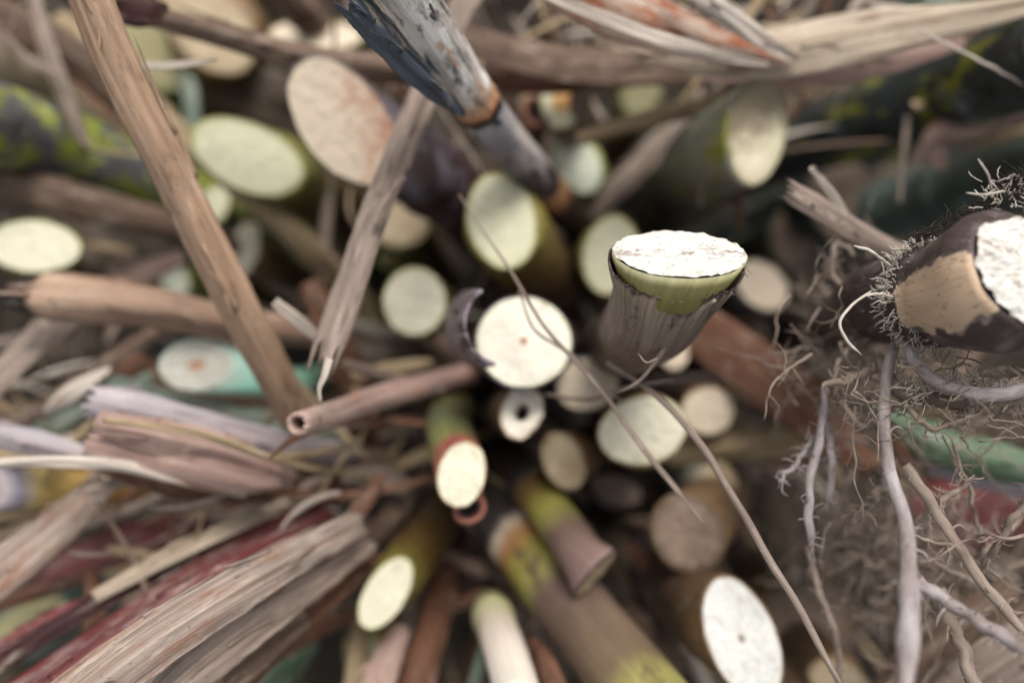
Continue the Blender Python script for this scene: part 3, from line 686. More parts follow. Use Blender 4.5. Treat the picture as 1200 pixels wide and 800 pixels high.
# burnt stalk coming toward the viewer
def burnt():
    T, A, B = face_frame(440, -50, .205, 40, 36, 30, (0, 0))
    pts = px_path([(440, -60, .205), (496, 22, .232), (553, 112, .262), (641, 222, .325), (700, 290, .44), (690, 330, .655)]); 
    o = empty('cane_stalk', pts[-1][0].copy(), 'burnt stalk charred black and white leaning in from the top edge', 'cane stalk', canes)
    tot = 0
    # joints sit where the stalk crosses the photo's ring and orange knot
    sp = [p[0] for p in spline(pts, 200)]; cum = [0]
    for i in range(1, 201): cum.append(cum[-1]+(sp[i]-sp[i-1]).length)
    def near(px, py):
        best = min(range(201), key=lambda i: math.hypot(600+(sp[i].x)/(H-sp[i].z)*F-px, 400-(sp[i].y)/(H-sp[i].z)*F-py)); return cum[best]
    s1, s2 = near(563, 122), near(643, 222)
    k = lambda s: s
    m = stem_mat('charred white and grey cane rind', [(0, S(196, 188, 184)), (s1-.02, S(208, 198, 190)), (s1-.006, S(212, 165, 130)), (s1-.0022, S(200, 135, 92)), (s1-.0014, S(20, 18, 20, .5)), (s1+.0012, S(22, 20, 22, .5)), (s1+.0022, S(190, 184, 188)), (s1+.012, S(160, 150, 160, .75)), (s1+(s2-s1)*.55, S(104, 88, 98, .6)), (s2-.009, S(112, 92, 92, .55)), (s2-.006, S(205, 150, 105, .8)), (s2+.004, S(195, 125, 75, .8)), (s2+.008, S(82, 58, 52, .5)), (s2+.06, dk)], L=.3,
        patches=[(S(242, 234, 228, .95), 90, .45, .53, s1-.007), (S(120, 116, 120, .6), 170, .54, .62, s1-.006), (S(34, 34, 40, .5), 95, .53, .57, s1-.010), (S(205, 150, 115, .75), 105, .55, .61, s1-.004), (S(205, 150, 108, .8), 90, .55, .61), (S(44, 42, 50, .5), 110, .55, .60), (S(206, 194, 186, .85), 95, .52, .62, s2-.012)], streak=.45, blotch=.3, wob=.0030, bump=.9, aniso=.33)
    A2 = A*(.0135/2/A.length); B2 = B*(.0135/2/B.length)
    # true section radius 7.4 mm
    u = (pts[0][0]-pts[1][0]).normalized(); e = u.orthogonal().normalized(); A2 = e*.0065; B2 = u.cross(e)*.0065
    tube_body(pts[0][0], A2, B2, pts, nodes=(s1, s2), seed=8, node_amp=.07, n=70).build('rind', m, o)
    disc(pts[0][0], A2, B2).build('cut_face', FM['dirty'], o)
    leaf('', [(400, -14, .205, 36), (440, 26, .213, 42), (486, 76, .228, 38), (526, 114, .242, 26), (548, 138, .252, 7)], LM['charred'], name='leaf_sheath', parent=o, arch=.35, ragged=(.006, .002), edge=.12, twist=.3)
burnt()

# lilac curl of sheath beside the pith dot disc
leaf('curved purple brown strip of peeled rind beside the round cream end', [(592, 380, .250, 100, 1.75), (583, 381, .262, 102, 1.75), (572, 383, .285, 102, 1.75)], LM['lilac'], name='rind_curl', cat='peeled rind', group=None, roll=1.15, edge=.012, n=40, nv=40, th=.0010, spl=0)
# ------------------------------------------------------------------ rooted stalk on the right
def rooted():
    slope = (-.35, -.45)
    T, A, B = face_frame(1206, 320, .192, 82, 68, 12, slope)
    path = [(T,), (P(1140, 338, .206),), (P(1054, 350, .232),), (P(1005, 366, .29),), (P(930, 390, .42),), (P(800, 430, .655),)]
    o = empty('cane_stalk', P(800, 430, .655), 'dark purple rooted stalk with a white chopped end and peeled tan patch', 'cane stalk', canes)
    sp = [p[0] for p in spline(path, 200)]; cum = [0]
    for i in range(1, 201): cum.append(cum[-1]+(sp[i]-sp[i-1]).length)
    def near(px):
        b = min(range(120), key=lambda i: abs(600+sp[i].x/(H-sp[i].z)*F-px)); return cum[b]
    sN = near(1090)
    u0 = (sp[0]-sp[4]).normalized(); e1 = (A-u0*A.dot(u0)).normalized(); e2 = (B-u0*B.dot(u0)); e2 = (e2-e1*e2.dot(e1)).normalized()
    def mask(f, s):
        # how squarely this strip of rind faces straight up
        w = e1*math.cos(f)+e2*math.sin(f)
        z = w.z; y = w.y
        a = max(0, 1-abs(math.atan2(y+.15+.10*mnoise.noise(Vector((s*160, f*3, 1))), z))/1.3)
        b = 1 if s < sN-.004 else max(0, 1-(s-sN+.004)/.003)
        return min(1, a*2.2+.25*mnoise.noise(Vector((s*300, f*9, 5))))*b
    tube_body(T, A, B, path, nodes=(sN,), seed=21, mask=mask, inner=.86, seg=96, n=80, node_amp=.10, prof=lambda s: (1.0+.16*min(1, s/.007))*(1-.34*min(1, max(0, (s-.006)/(sN-.006))))).build('rind', SM['root'], o)
    disc(T, A, B, seed=6, rho1=.93, rough=.0012, edge_wob=.2, seg=110, nr=34, off=.0008, dome=.001).build('cut_face', FM['stump'], o)
    rr = random.Random(77)
    # crown of short white root hairs round the joint
    hb = MB(); cN = sp[min(range(201), key=lambda i: abs(cum[i]-sN))]; uN = (sp[60]-sp[80]).normalized()
    kk = min(range(200), key=lambda i: abs(cum[i]-sN)); uN = (sp[max(0, kk-3)]-sp[kk+3]).normalized()
    g1 = (Vector((0, 0, 1))-uN*uN.z).normalized(); g2 = uN.cross(g1)
    rad = math.sqrt((A-u0*A.dot(u0)).cross(B-u0*B.dot(u0)).length)
    for i in range(420):
        f = rr.uniform(-1.9, 1.9); w = g1*math.cos(f)+g2*math.sin(f)
        p = cN+w*(rad*.81)+uN*rr.uniform(-.0035, .003)
        L = rr.uniform(.0012, .004); d = (w*rr.uniform(.3, 1)+uN*rr.gauss(-.2, .8)+Vector((rr.gauss(0, .6), rr.gauss(0, .6), rr.gauss(0, .4)))).normalized()
        strand_mb(hb, [p, p+d*L*.5+Vector((rr.gauss(0, .0005), rr.gauss(0, .0005), .0003)), p+d*L], rr.uniform(.00009, .0002), n=6, seg=4, wob=.0004)
    # fringe of pale bristles on the root hanging under the stalk
    for i in range(120):
        u = rr.random(); q = P(1060+u*150, 452+10*math.sin(u*9)+rr.gauss(0, 7), .213)
        d = Vector((rr.gauss(.2, .8), rr.gauss(-.5, .7), rr.gauss(0, .4))).normalized()*rr.uniform(.0015, .0045)
        strand_mb(hb, [q, q+d*.5+Vector((0, 0, .0003)), q+d], rr.uniform(.0001, .0002), n=5, seg=4)
    for i in range(150):
        u = rr.random(); q = P(1064+u*70, 312-u*10+rr.gauss(0, 10) if rr.random() < .5 else 392+rr.gauss(0, 12), .2125)
        d = Vector((rr.gauss(0, .8), rr.gauss(0, .8), rr.uniform(.1, .8))).normalized()*rr.uniform(.0006, .0022)
        strand_mb(hb, [q, q+d*.5, q+d], rr.uniform(.00006, .00014), n=5, seg=4)
    # dark tuft with white threads on top
    for i in range(60):
        q = P(rr.uniform(1150, 1215), rr.uniform(208, 245), .205)
        d = Vector((rr.gauss(0, 1), rr.gauss(.3, .8), rr.gauss(.2, .6))).normalized()*rr.uniform(.001, .004)
        strand_mb(hb, [q, q+d*.5+Vector((rr.gauss(0, .0005), 0, 0)), q+d], rr.uniform(.00008, .00018), n=6, seg=4, wob=.0004)
    pstrand(hb, [(1162, 222, .2, 3), (1158, 205, .198, 2.6), (1150, 192, .197, 2.6), (1146, 186, .197, 2)], n=14)
    pstrand(hb, [(1176, 224, .2, 3), (1150, 228, .199, 2.4), (1132, 226, .199, 2)], n=14)
    pstrand(hb, [(1044, 312, .214, 3), (1022, 296, .21, 4), (1000, 287, .208, 3.4)], n=14, wob=.0004)
    pstrand(hb, [(1046, 348, .21, 3), (1028, 344, .207, 3.5), (1014, 346, .206, 2.5)], n=14, wob=.0004)
    pstrand(hb, [(1020, 342, .212, 3), (996, 360, .21, 4), (984, 378, .21, 4), (992, 398, .21, 4), (1010, 416, .212, 3)], n=24)
    hb.build('root_hair', RM['hair'], o)['kind'] = 'stuff'
    # dark frayed tuft
    db = MB()
    for i in range(160):
        u = rr.random(); q = P(1062+u*150, 288-u*78+rr.gauss(0, 5), .212-.008*u)
        d = Vector((rr.gauss(0, 1), rr.gauss(.5, .7), rr.gauss(.1, .5))).normalized()*rr.uniform(.0006, .0026)*(1+1.2*u)
        strand_mb(db, [q, q+d*.5, q+d+Vector((rr.gauss(0, .0004), 0, 0))], rr.uniform(.00008, .0002), n=5, seg=4)
    db.build('rind_fibre', RM['dark'], o)['kind'] = 'stuff'
    # named roots: (points, material)
    roots = [
     ([(1050, 400, .225, 16), (1040, 440, .22, 18), (1036, 500, .215, 20), (1044, 560, .205, 22), (1062, 630, .195, 26), (1068, 690, .185, 34), (1062, 760, .175, 38), (1056, 840, .168, 36)], 'pale', .0012),
     ([(1060, 395, .222, 14), (1080, 430, .212, 20), (1110, 450, .207, 22), (1160, 462, .205, 24), (1230, 450, .205, 24)], 'pale', .001),
     ([(1030, 420, .23, 18), (1060, 462, .218, 22), (1110, 470, .212, 24), (1170, 466, .21, 24), (1225, 472, .21, 22)], 'root', .0014),
     ([(1035, 430, .23, 12), (990, 445, .225, 14), (960, 455, .225, 10)], 'root', .0015),
     ([(965, 455, .235, 10), (962, 510, .235, 13), (950, 560, .23, 15), (948, 620, .228, 14), (955, 660, .23, 9)], 'pale', .0008),
     ([(962, 480, .24, 10), (975, 540, .235, 13), (968, 600, .235, 11)], 'pale', .0008),
     ([(955, 510, .24, 6), (935, 540, .238, 8), (912, 565, .236, 6)], 'pale', .001),
     ([(946, 640, .25, 10), (960, 690, .25, 11), (980, 750, .25, 12), (985, 820, .25, 11)], 'root', .0008),
     ([(1060, 545, .22, 20), (1120, 635, .215, 18), (1165, 700, .205, 20), (1210, 750, .2, 20)], 'root', .0006),
     ([(1075, 680, .2, 22), (1110, 705, .197, 22), (1160, 735, .19, 22), (1220, 775, .185, 22)], 'pale', .0008),
     ([(1070, 625, .225, 12), (1100, 590, .22, 12), (1128, 570, .218, 9), (1142, 556, .216, 5)], 'root', .0012),
     ([(1150, 670, .225, 10), (1172, 632, .22, 13), (1192, 600, .218, 11), (1220, 555, .216, 9)], 'root', .0012),
     ([(1000, 610, .235, 16), (1030, 575, .225, 18), (1050, 540, .22, 14)], 'root', .0016),
     ([(1100, 690, .225, 20), (1120, 740, .22, 22), (1150, 820, .215, 22)], 'root', .001),
     ([(1040, 480, .22, 10), (1010, 500, .225, 12), (985, 470, .23, 10), (970, 430, .235, 8)], 'root', .0012),
     ([(1045, 380, .24, 8), (1010, 400, .24, 9), (985, 420, .235, 8), (975, 450, .235, 6)], 'root', .0014),
     ([(1000, 300, .26, 8), (985, 285, .26, 9), (975, 320, .255, 8), (1000, 350, .25, 8)], 'root', .0014),
     ([(1060, 470, .215, 8), (1090, 500, .21, 9), (1130, 490, .21, 8), (1160, 478, .21, 6)], 'root', .0014),
    ]
    for pts, m, wob in roots:
        pts = [(a_, b_, c_, w_*.72) for a_, b_, c_, w_ in pts]; wob = min(wob, .0009)
        mb = MB(); cs = pstrand(mb, pts, n=80, seg=10, wob=wob, knob=.22)
        for k in range(26):    # root hairs
            c, q = cs[rr.randint(4, 76)]; d = Vector((rr.gauss(0, 1), rr.gauss(0, 1), rr.gauss(0, .6))).normalized()*rr.uniform(.0015, .005)
            strand_mb(mb, [c, c+d*.6+Vector((rr.gauss(0, .0006), rr.gauss(0, .0006), 0)), c+d], [.0002, .00016, .00008], n=6, seg=4)
        for k in range(3):    # little spurs on the root
            c, q = cs[rr.randint(8, 72)]; d = Vector((rr.gauss(0, 1), rr.gauss(0, 1), rr.gauss(0, .6))).normalized()*q*rr.uniform(2, 5)
            strand_mb(mb, [c, c+d*.6, c+d*.8+Vector((0, -abs(d.x)*.3, 0))], [q*.3, q*.18, q*.1], n=8, seg=5)
        mb.build('root', RM[m], o)
    # thin side roots, each its own part, and the haze of hair roots that nobody could count
    def walk(mb, x, y, d, L, ang, wpx, curl=.35, n=26, seg=5, drift=0.0):
        pts = []; k_ = 7
        for i in range(k_):
            pts.append((x, y, d, wpx*(1-.75*i/k_))); ang += rr.gauss(drift, curl); x += math.cos(ang)*L/k_; y += math.sin(ang)*L/k_; d += rr.gauss(0, .003)
        return pstrand(mb, pts, n=n, seg=seg, wob=.0004, knob=.2)
    def branching(x, y, d, L, ang, w, m):
        mb = MB(); cs = walk(mb, x, y, d, L, ang, w, n=36, seg=6)
        for k in range(5):
            c, q = cs[rr.randint(6, 30)]; dv = Vector((rr.gauss(0, 1), rr.gauss(0, 1), rr.gauss(0, .5))).normalized()*rr.uniform(.003, .009)
            strand_mb(mb, [c, c+dv*.5+Vector((rr.gauss(0, .001), rr.gauss(0, .001), 0)), c+dv], [q*.6, q*.4, q*.2], n=10, seg=4, wob=.0004)
        mb.build('root', RM[m], o)
    for i in range(15): branching(rr.gauss(1000, 28), rr.gauss(400, 36), rr.uniform(.23, .30), rr.uniform(70, 150), rr.uniform(.2, 2.9), rr.uniform(2, 5), 'root')
    for i in range(10): branching(rr.uniform(985, 1180), rr.gauss(465, 16), rr.uniform(.205, .24), rr.uniform(70, 170), rr.uniform(-.5, 3.6), rr.uniform(2, 5), 'root')
    for i in range(20): branching(rr.gauss(1040, 40), rr.gauss(640, 30), rr.uniform(.26, .33), rr.uniform(50, 120), rr.uniform(0, 6.28), rr.uniform(4, 9), 'root')
    for i in range(14): branching(rr.uniform(1080, 1210), rr.uniform(540, 780), rr.uniform(.20, .27), rr.uniform(80, 170), rr.uniform(0, 6.28), rr.uniform(3, 8), 'root')
    hz = MB()
    for i in range(150): walk(hz, rr.gauss(1000, 36), rr.gauss(410, 45), rr.uniform(.24, .33), rr.uniform(30, 110), rr.uniform(0, 6.28), rr.uniform(1.5, 4.5), .35, 14, 4)
    for i in range(130): walk(hz, rr.uniform(975, 1200), rr.gauss(468, 20), rr.uniform(.2, .25), rr.uniform(25, 90), rr.uniform(-.6, .9), rr.uniform(1.2, 3.4), .3, 12, 4)
    for i in range(150): walk(hz, rr.gauss(1040, 40), rr.gauss(650, 30), rr.uniform(.27, .36), rr.uniform(25, 80), rr.uniform(0, 6.28), rr.uniform(3, 9), .5, 12, 4)
    for i in range(40): walk(hz, rr.uniform(960, 1210), rr.uniform(480, 800), rr.uniform(.24, .36), rr.uniform(60, 180), rr.uniform(.6, 2.2), rr.uniform(1.5, 4), .25, 14, 4)
    hz.build('hair_root', RM['root'], o)['kind'] = 'stuff'
rooted()

# ------------------------------------------------------------------ leaves, sheaths and straws
lf = leaf
lf('long warm tan strip lying diagonally at the left, from the top edge down', [(86, -40, .225, 56), (130, 70, .232, 54), (190, 190, .24, 50), (240, 290, .25, 50), (290, 385, .262, 48), (352, 500, .29, 44)], LM['warm'], arch=.32, edge=.05, twist=.15)
lf('grey tan leaf with a forked ragged tip hanging left of the middle', [(556, -30, .30, 32), (500, 95, .275, 32), (455, 205, .258, 34), (420, 300, .25, 36), (388, 395, .245, 42), (374, 440, .243, 36)], LM['grey'], arch=.28, ragged=(0, .011), nv=16, edge=.08)
lf('thin splinter peeling from the forked grey tan leaf', [(440, 265, .25, 9), (455, 235, .248, 12), (474, 208, .246, 5)], LM['grey'], name='leaf_splinter', cat='leaf splinter', group=None, arch=.2, n=24)
lf('curled thread of leaf at the forked ragged tip', [(385, 420, .243, 11), (380, 440, .241, 8), (374, 455, .24, 5), (376, 470, .24, 2)], LM['pale'], name='leaf_splinter', cat='leaf splinter', group=None, n=20, nv=6)
lf('beige sheath with a charred black end at the left', [(2, 342, .275, 46), (45, 346, .272, 58), (110, 352, .28, 56), (190, 362, .292, 50), (270, 378, .305, 42), (380, 392, .33, 34)], LM['burntend'], arch=.42, ragged=(.004, 0), edge=.07, name='leaf_sheath', cat='leaf sheath')
lf('grey leaf end poking from under the charred sheath', [(-30, 470, .29, 34), (30, 410, .295, 36), (85, 360, .30, 36)], LM['grey'], arch=.1)
lf('long crossing brown stalk of dry leaf near the top edge', [(170, 15, .285, 26), (260, 38, .29, 30), (350, 64, .295, 32), (440, 76, .30, 34), (520, 82, .31, 30)], LM['brown'], arch=.4, edge=.04)
lf('broad brown leaf band across the top, upper one', [(480, 20, .33, 26), (600, 62, .32, 40), (700, 76, .315, 44), (800, 78, .315, 40), (930, 66, .32, 36)], LM['brown'], arch=.1, edge=.04)
lf('reddish brown leaf band just under the upper one', [(540, 92, .335, 30), (660, 92, .325, 34), (760, 84, .325, 30), (880, 72, .33, 26)], LM['russet'], arch=.15, edge=.05)
lf('wide bleached leaf fanning to the right at the top', [(700, 40, .29, 20), (800, 66, .288, 34), (900, 62, .288, 56), (1000, 42, .285, 62), (1110, 24, .28, 42), (1230, 2, .275, 20)], LM['fan'], arch=.12, edge=.05, nv=18)
lf('pale tan leaf lying under the bleached fan', [(820, 82, .305, 26), (940, 80, .302, 46), (1050, 62, .298, 44), (1130, 44, .295, 22)], LM['pink'], arch=.1)
lf('white leaf with a rusty centre streak at the top edge', [(640, -45, .255, 70), (720, 0, .26, 74), (790, 32, .268, 58), (860, 56, .278, 36), (925, 72, .288, 16)], LM['rust'], arch=.12, fold=.3, edge=.06, nv=18)
lf('narrow white blade along the lower side of the rusty leaf', [(630, -10, .25, 10), (700, 18, .255, 14), (780, 46, .262, 16), (860, 68, .275, 12), (900, 76, .28, 6)], LM['pale'], arch=.1)
lf('white curved blade above the rusty streak', [(790, -30, .255, 26), (850, 12, .262, 26), (890, 42, .272, 24), (935, 70, .285, 12)], LM['pale'], arch=.25)
lf('brown straw slanting up to the dirty oval end', [(676, 162, .335, 18), (760, 138, .33, 22), (850, 116, .325, 22), (900, 106, .325, 18)], LM['straw'], arch=.4, name='straw')
lf('dull lilac straw behind the burnt stalk tip', [(690, 255, .40, 22), (740, 205, .39, 28), (790, 165, .385, 26), (830, 150, .38, 20)], LM['grey'], arch=.3)
lf('torn grey sheath beside the orange cored stalk', [(683, 60, .325, 16), (682, 100, .33, 20), (676, 140, .34, 22), (668, 175, .36, 14)], LM['grey'], arch=.4, ragged=(.004, 0), name='leaf_sheath', cat='leaf sheath')
lf('upright brown sheath at the top behind the leaf band', [(632, -30, .35, 26), (640, 20, .355, 28), (655, 70, .365, 22)], LM['brown'], arch=.4, name='leaf_sheath', cat='leaf sheath')
lf('broken frayed leaf end pointing left above the rooted stalk', [(918, 218, .25, 24), (955, 240, .252, 30), (1000, 268, .258, 28), (1075, 306, .27, 24)], LM['grey'], arch=.15, ragged=(.005, 0), nv=16)
lf('thin splinter standing off the broken frayed leaf', [(951, 196, .25, 7), (975, 226, .253, 9), (1000, 262, .258, 8), (1020, 282, .262, 6)], LM['pale'], name='leaf_splinter', cat='leaf splinter', group=None, n=30, nv=6, arch=.2)
lf('dull straw coloured strip passing under the pale green oval', [(60, 20, .37, 34), (140, 95, .36, 36), (215, 165, .35, 32), (270, 212, .345, 26), (330, 262, .36, 30), (400, 330, .39, 34), (450, 390, .43, 30)], LM['straw'], arch=.3, edge=.05)
lf('pinkish brown sheath under the lichen covered stalk', [(-20, 212, .335, 40), (60, 228, .335, 44), (140, 248, .345, 40), (210, 268, .36, 34), (330, 310, .42, 30)], LM['brown'], arch=.35, name='leaf_sheath', cat='leaf sheath')
lf('dull brown strip at the top left corner', [(-20, 5, .33, 38), (60, 48, .34, 44), (150, 120, .36, 40), (220, 190, .39, 36)], LM['brown'], arch=.2)
lf('dark maroon leaf tip at the top edge beside the diagonal tan strip', [(100, -40, .27, 40), (145, 0, .268, 52), (178, 12, .27, 36), (198, 8, .275, 8)], LM['maroon'], arch=.35)
lf('thin white blade tip right of the diagonal tan leaf', [(140, 76, .27, 7), (190, 77, .268, 9), (230, 73, .268, 7), (254, 70, .268, 3)], LM['pale'], n=30, nv=6, name='leaf_splinter', cat='leaf splinter', group=None)
lf('upright pale strip in the dark behind the tan leaf', [(214, 75, .41, 14), (221, 110, .40, 20), (224, 150, .40, 18)], LM['greengrey'], arch=.2)
lf('dark leaf behind the big beige oval', [(230, 90, .42, 60), (330, 120, .42, 70), (420, 190, .44, 60), (480, 260, .47, 50)], LM['dark'], arch=.1)
lf('thin brown blade under the charred sheath', [(0, 500, .33, 22), (70, 470, .33, 26), (130, 420, .33, 22), (185, 385, .34, 14)], LM['brown'], arch=.2)
lf('short brown leaf scrap by the teal stalk', [(120, 345, .38, 18), (170, 318, .37, 26), (215, 300, .37, 18)], LM['pink'], arch=.2)
lf('short pale chip pointing at the forked tip', [(322, 354, .262, 11), (345, 372, .265, 14), (372, 396, .272, 12)], LM['pale'], n=24, nv=6, name='leaf_splinter', cat='leaf splinter', group=None, arch=.3)
lf('reddish brown strip behind the forked tip', [(360, 330, .32, 22), (390, 390, .32, 36), (410, 450, .33, 38), (430, 530, .36, 34)], LM['russet'], arch=.2)
lf('dark brown leaf under the small round pale end', [(400, 420, .36, 60), (480, 430, .36, 60), (560, 450, .37, 50), (620, 460, .40, 40)], LM['dark'], arch=.1)
lf('narrow tan strip left of the pith dot disc', [(470, 375, .335, 26), (520, 402, .33, 28), (570, 425, .325, 26), (620, 440, .33, 14)], LM['brown'], arch=.25)
# rolled tan tube
lf('rolled tan tube of dry sheath with an open dark end', [(347, 497, .238, 28), (395, 482, .262, 29), (450, 464, .292, 30), (510, 448, .31, 28), (590, 430, .40, 24)], LM['pink'], name='rolled_sheath', cat='rolled sheath', group=None, roll=3.3, nv=30, ragged=(.0012, 0), spl=0, th=.0012, twist=.5)
# bundle of leaves at the left
lf('silvery lilac leaf topmost in the left bundle', [(92, 470, .268, 36), (150, 480, .268, 44), (230, 500, .275, 40), (320, 520, .29, 34), (420, 535, .33, 26)], LM['silver'], arch=.3, ragged=(.005, 0))
lf('pinkish tan folded leaf in the middle of the left bundle', [(110, 495, .252, 30), (180, 515, .255, 44), (250, 530, .262, 46), (310, 548, .275, 30), (350, 560, .29, 10)], LM['pink'], arch=.1, fold=.55, edge=.05)
lf('lower pinkish leaf with a rounded tip in the left bundle', [(95, 520, .258, 30), (170, 535, .258, 40), (240, 552, .262, 44), (300, 566, .272, 34), (330, 568, .28, 12)], LM['pink'], arch=.2, edge=.04, ragged=(.003, 0))
lf('dark rose leaf running to the centre behind the left bundle', [(140, 480, .30, 40), (260, 510, .305, 44), (360, 540, .32, 40), (470, 545, .37, 34)], LM['brown'], arch=.25)
lf('rusty brown strip above the left bundle', [(130, 430, .35, 50), (180, 450, .345, 46), (240, 470, .345, 40), (330, 480, .36, 34)], LM['russet'], arch=.25)
lf('grey green leaf edging the top of the left bundle', [(120, 455, .33, 34), (220, 480, .32, 34), (310, 500, .325, 40), (420, 525, .36, 38)], LM['greengrey'], arch=.3)
lf('thin white curved blade under the left bundle', [(-30, 545, .25, 12), (60, 541, .252, 14), (140, 546, .256, 15), (210, 562, .262, 14), (290, 580, .275, 10)], LM['pale'], arch=.3, fold=.2)
lf('silvery grey blade at the left edge', [(-30, 505, .28, 30), (40, 520, .275, 32), (110, 540, .28, 26)], LM['silver'], arch=.2)
lf('pale green blade at the left edge above the silvery one', [(-20, 545, .32, 20), (40, 510, .315, 26), (110, 478, .32, 22), (180, 440, .34, 18)], LM['greengrey'], arch=.25)
lf('wide grey brown leaf sloping at the left edge', [(-40, 700, .26, 60), (20, 655, .268, 56), (75, 610, .28, 46), (125, 560, .30, 30)], LM['striped'], arch=.15, edge=.05)
lf('long dark red sheath slanting through the lower left', [(-10, 838, .235, 46), (90, 772, .25, 42), (190, 704, .27, 38), (290, 640, .295, 34), (370, 590, .32, 28), (450, 545, .38, 22)], LM['red'], arch=.42, edge=.05, name='leaf_sheath', cat='leaf sheath')
lf('broad striped beige leaf at the lower left', [(80, 830, .20, 68), (165, 764, .21, 66), (258, 703, .225, 56), (345, 653, .247, 42), (430, 606, .285, 30)], LM['striped'], arch=.10, fold=.2, edge=.10, nv=26, corr=.055, ragged=(0, .006), spl=6)
lf('greyer frayed leaf lying along the lower side of the striped one', [(140, 870, .215, 50), (218, 796, .226, 50), (298, 734, .242, 42), (375, 680, .266, 30), (440, 632, .295, 20)], LM['grey'], arch=.12, edge=.12, nv=22, corr=.06, ragged=(0, .008), spl=6)
lf('thin reddish brown sheath wedged under the frayed grey leaf', [(235, 850, .25, 34), (310, 770, .262, 32), (380, 706, .28, 24), (450, 650, .31, 16)], LM['russet'], arch=.3, name='leaf_sheath', cat='leaf sheath', corr=.08)
lf('brown strip along the underside of the striped leaf', [(220, 830, .24, 60), (290, 770, .25, 50), (360, 720, .27, 30)], LM['brown'], arch=.2)
lf('second dull red sheath above the long red one', [(-30, 690, .32, 30), (60, 670, .32, 40), (150, 640, .33, 50), (250, 610, .35, 40)], LM['red'], arch=.3, name='leaf_sheath', cat='leaf sheath')
lf('orange brown strip at the lower left edge', [(-20, 715, .30, 16), (50, 692, .30, 18), (105, 676, .30, 10)], LM['russet'], arch=.2)
lf('brown leaf beside the dull red sheath', [(230, 600, .335, 18), (300, 590, .33, 22), (360, 570, .335, 20), (420, 560, .36, 18)], LM['russet'], arch=.25)
lf('thin brown leaf beyond the long red sheath', [(150, 720, .32, 40), (220, 670, .32, 44), (280, 630, .33, 36)], LM['brown'], arch=.15)
lf('dark maroon straw reaching the lower centre', [(340, 705, .30, 20), (400, 660, .31, 26), (460, 610, .33, 28), (500, 560, .38, 26)], LM['brown'], arch=.4, name='straw')
lf('curled pale chip at the inner end of the left bundle', [(400, 560, .325, 22), (440, 560, .32, 30), (478, 572, .33, 26)], LM['grey'], arch=.35)
lf('orange brown straw under the curled pale stub', [(310, 775, .29, 20), (370, 740, .30, 20), (430, 715, .32, 16)], LM['russet'], arch=.35, name='straw')
lf('green blade at the bottom edge', [(290, 830, .30, 40), (330, 790, .31, 38), (370, 750, .34, 20)], LM['greenleaf'], arch=.2, name='green_leaf', cat='green leaf', group=None)
lf('reddish brown sheath standing at the bottom edge', [(480, 830, .29, 46), (500, 760, .30, 42), (520, 690, .33, 36), (540, 610, .40, 30)], LM['russet'], arch=.4, name='leaf_sheath', cat='leaf sheath')
lf('pale pinkish strip at the bottom edge under the slanted white oval end', [(430, 840, .28, 40), (450, 780, .29, 38), (470, 730, .31, 26)], LM['pink'], arch=.25)
lf('olive strip left of the slanted white oval end', [(410, 830, .31, 24), (418, 770, .315, 24), (425, 720, .34, 18)], LM['straw'], arch=.3)
lf('olive blade beside the peeled white stalk', [(545, 830, .29, 14), (565, 770, .29, 16), (580, 720, .31, 14)], LM['greengrey'], arch=.3)
lf('rusty torn sheath right of the peeled white stalk', [(660, 830, .265, 30), (640, 780, .27, 26), (620, 745, .29, 16)], LM['russet'], arch=.35, name='leaf_sheath', cat='leaf sheath', ragged=(.004, .003))
lf('small tan strip left of the leaning stalk joint', [(520, 650, .345, 14), (555, 665, .34, 18), (600, 680, .345, 14)], LM['brown'], arch=.3)
lf('another small tan strip lower beside the leaning stalk', [(530, 710, .34, 14), (565, 700, .335, 16), (600, 695, .34, 12)], LM['russet'], arch=.3)
lf('dark brown sheath between the leaning stalk and the white oval', [(770, 790, .33, 70), (750, 710, .345, 70), (720, 640, .37, 60), (680, 560, .44, 50)], LM['dark'], arch=.3, name='leaf_sheath', cat='leaf sheath')
lf('dull brown straw beside the bright white oval', [(780, 830, .30, 40), (770, 760, .31, 40), (745, 700, .34, 30)], LM['brown'], arch=.3)
lf('broad russet leaf right of the sharp white topped stalk', [(815, 380, .34, 60), (870, 420, .325, 70), (930, 465, .31, 70), (985, 515, .30, 50), (1020, 550, .30, 24)], LM['russet'], arch=.12, edge=.06)
lf('pale straw passing behind the small peach end', [(780, 530, .345, 40), (850, 525, .335, 38), (920, 518, .33, 36), (990, 512, .33, 28)], LM['straw'], arch=.2)
lf('russet strip standing behind the hanging roots', [(905, 560, .36, 60), (925, 630, .35, 66), (940, 690, .35, 60)], LM['dark'], arch=.15)
lf('orange brown straw under the green leaf', [(1030, 490, .26, 18), (1060, 535, .26, 18), (1090, 580, .262, 16)], LM['russet'], arch=.4, name='straw')
lf('green leaf sheath lying behind the roots at the right', [(1020, 480, .30, 30), (1080, 510, .29, 46), (1150, 535, .285, 46), (1240, 552, .28, 40)], LM['greenleaf'], arch=.4, name='green_leaf', cat='green leaf', group=None)
lf('grey lilac strip under the green leaf', [(1090, 545, .30, 24), (1150, 560, .295, 26), (1230, 580, .29, 24)], LM['silver'], arch=.3)
lf('dark maroon leaf deep behind the roots', [(1080, 620, .36, 90), (1150, 600, .35, 100), (1240, 590, .34, 90)], LM['red'], arch=.2)
lf('brown strip at the lower right behind the roots', [(1050, 820, .28, 60), (1110, 760, .275, 70), (1200, 700, .27, 60)], LM['brown'], arch=.15)
lf('rosy brown leaf at the right bottom corner', [(1120, 840, .26, 80), (1180, 790, .25, 90), (1260, 740, .245, 80)], LM['grey'], arch=.15)
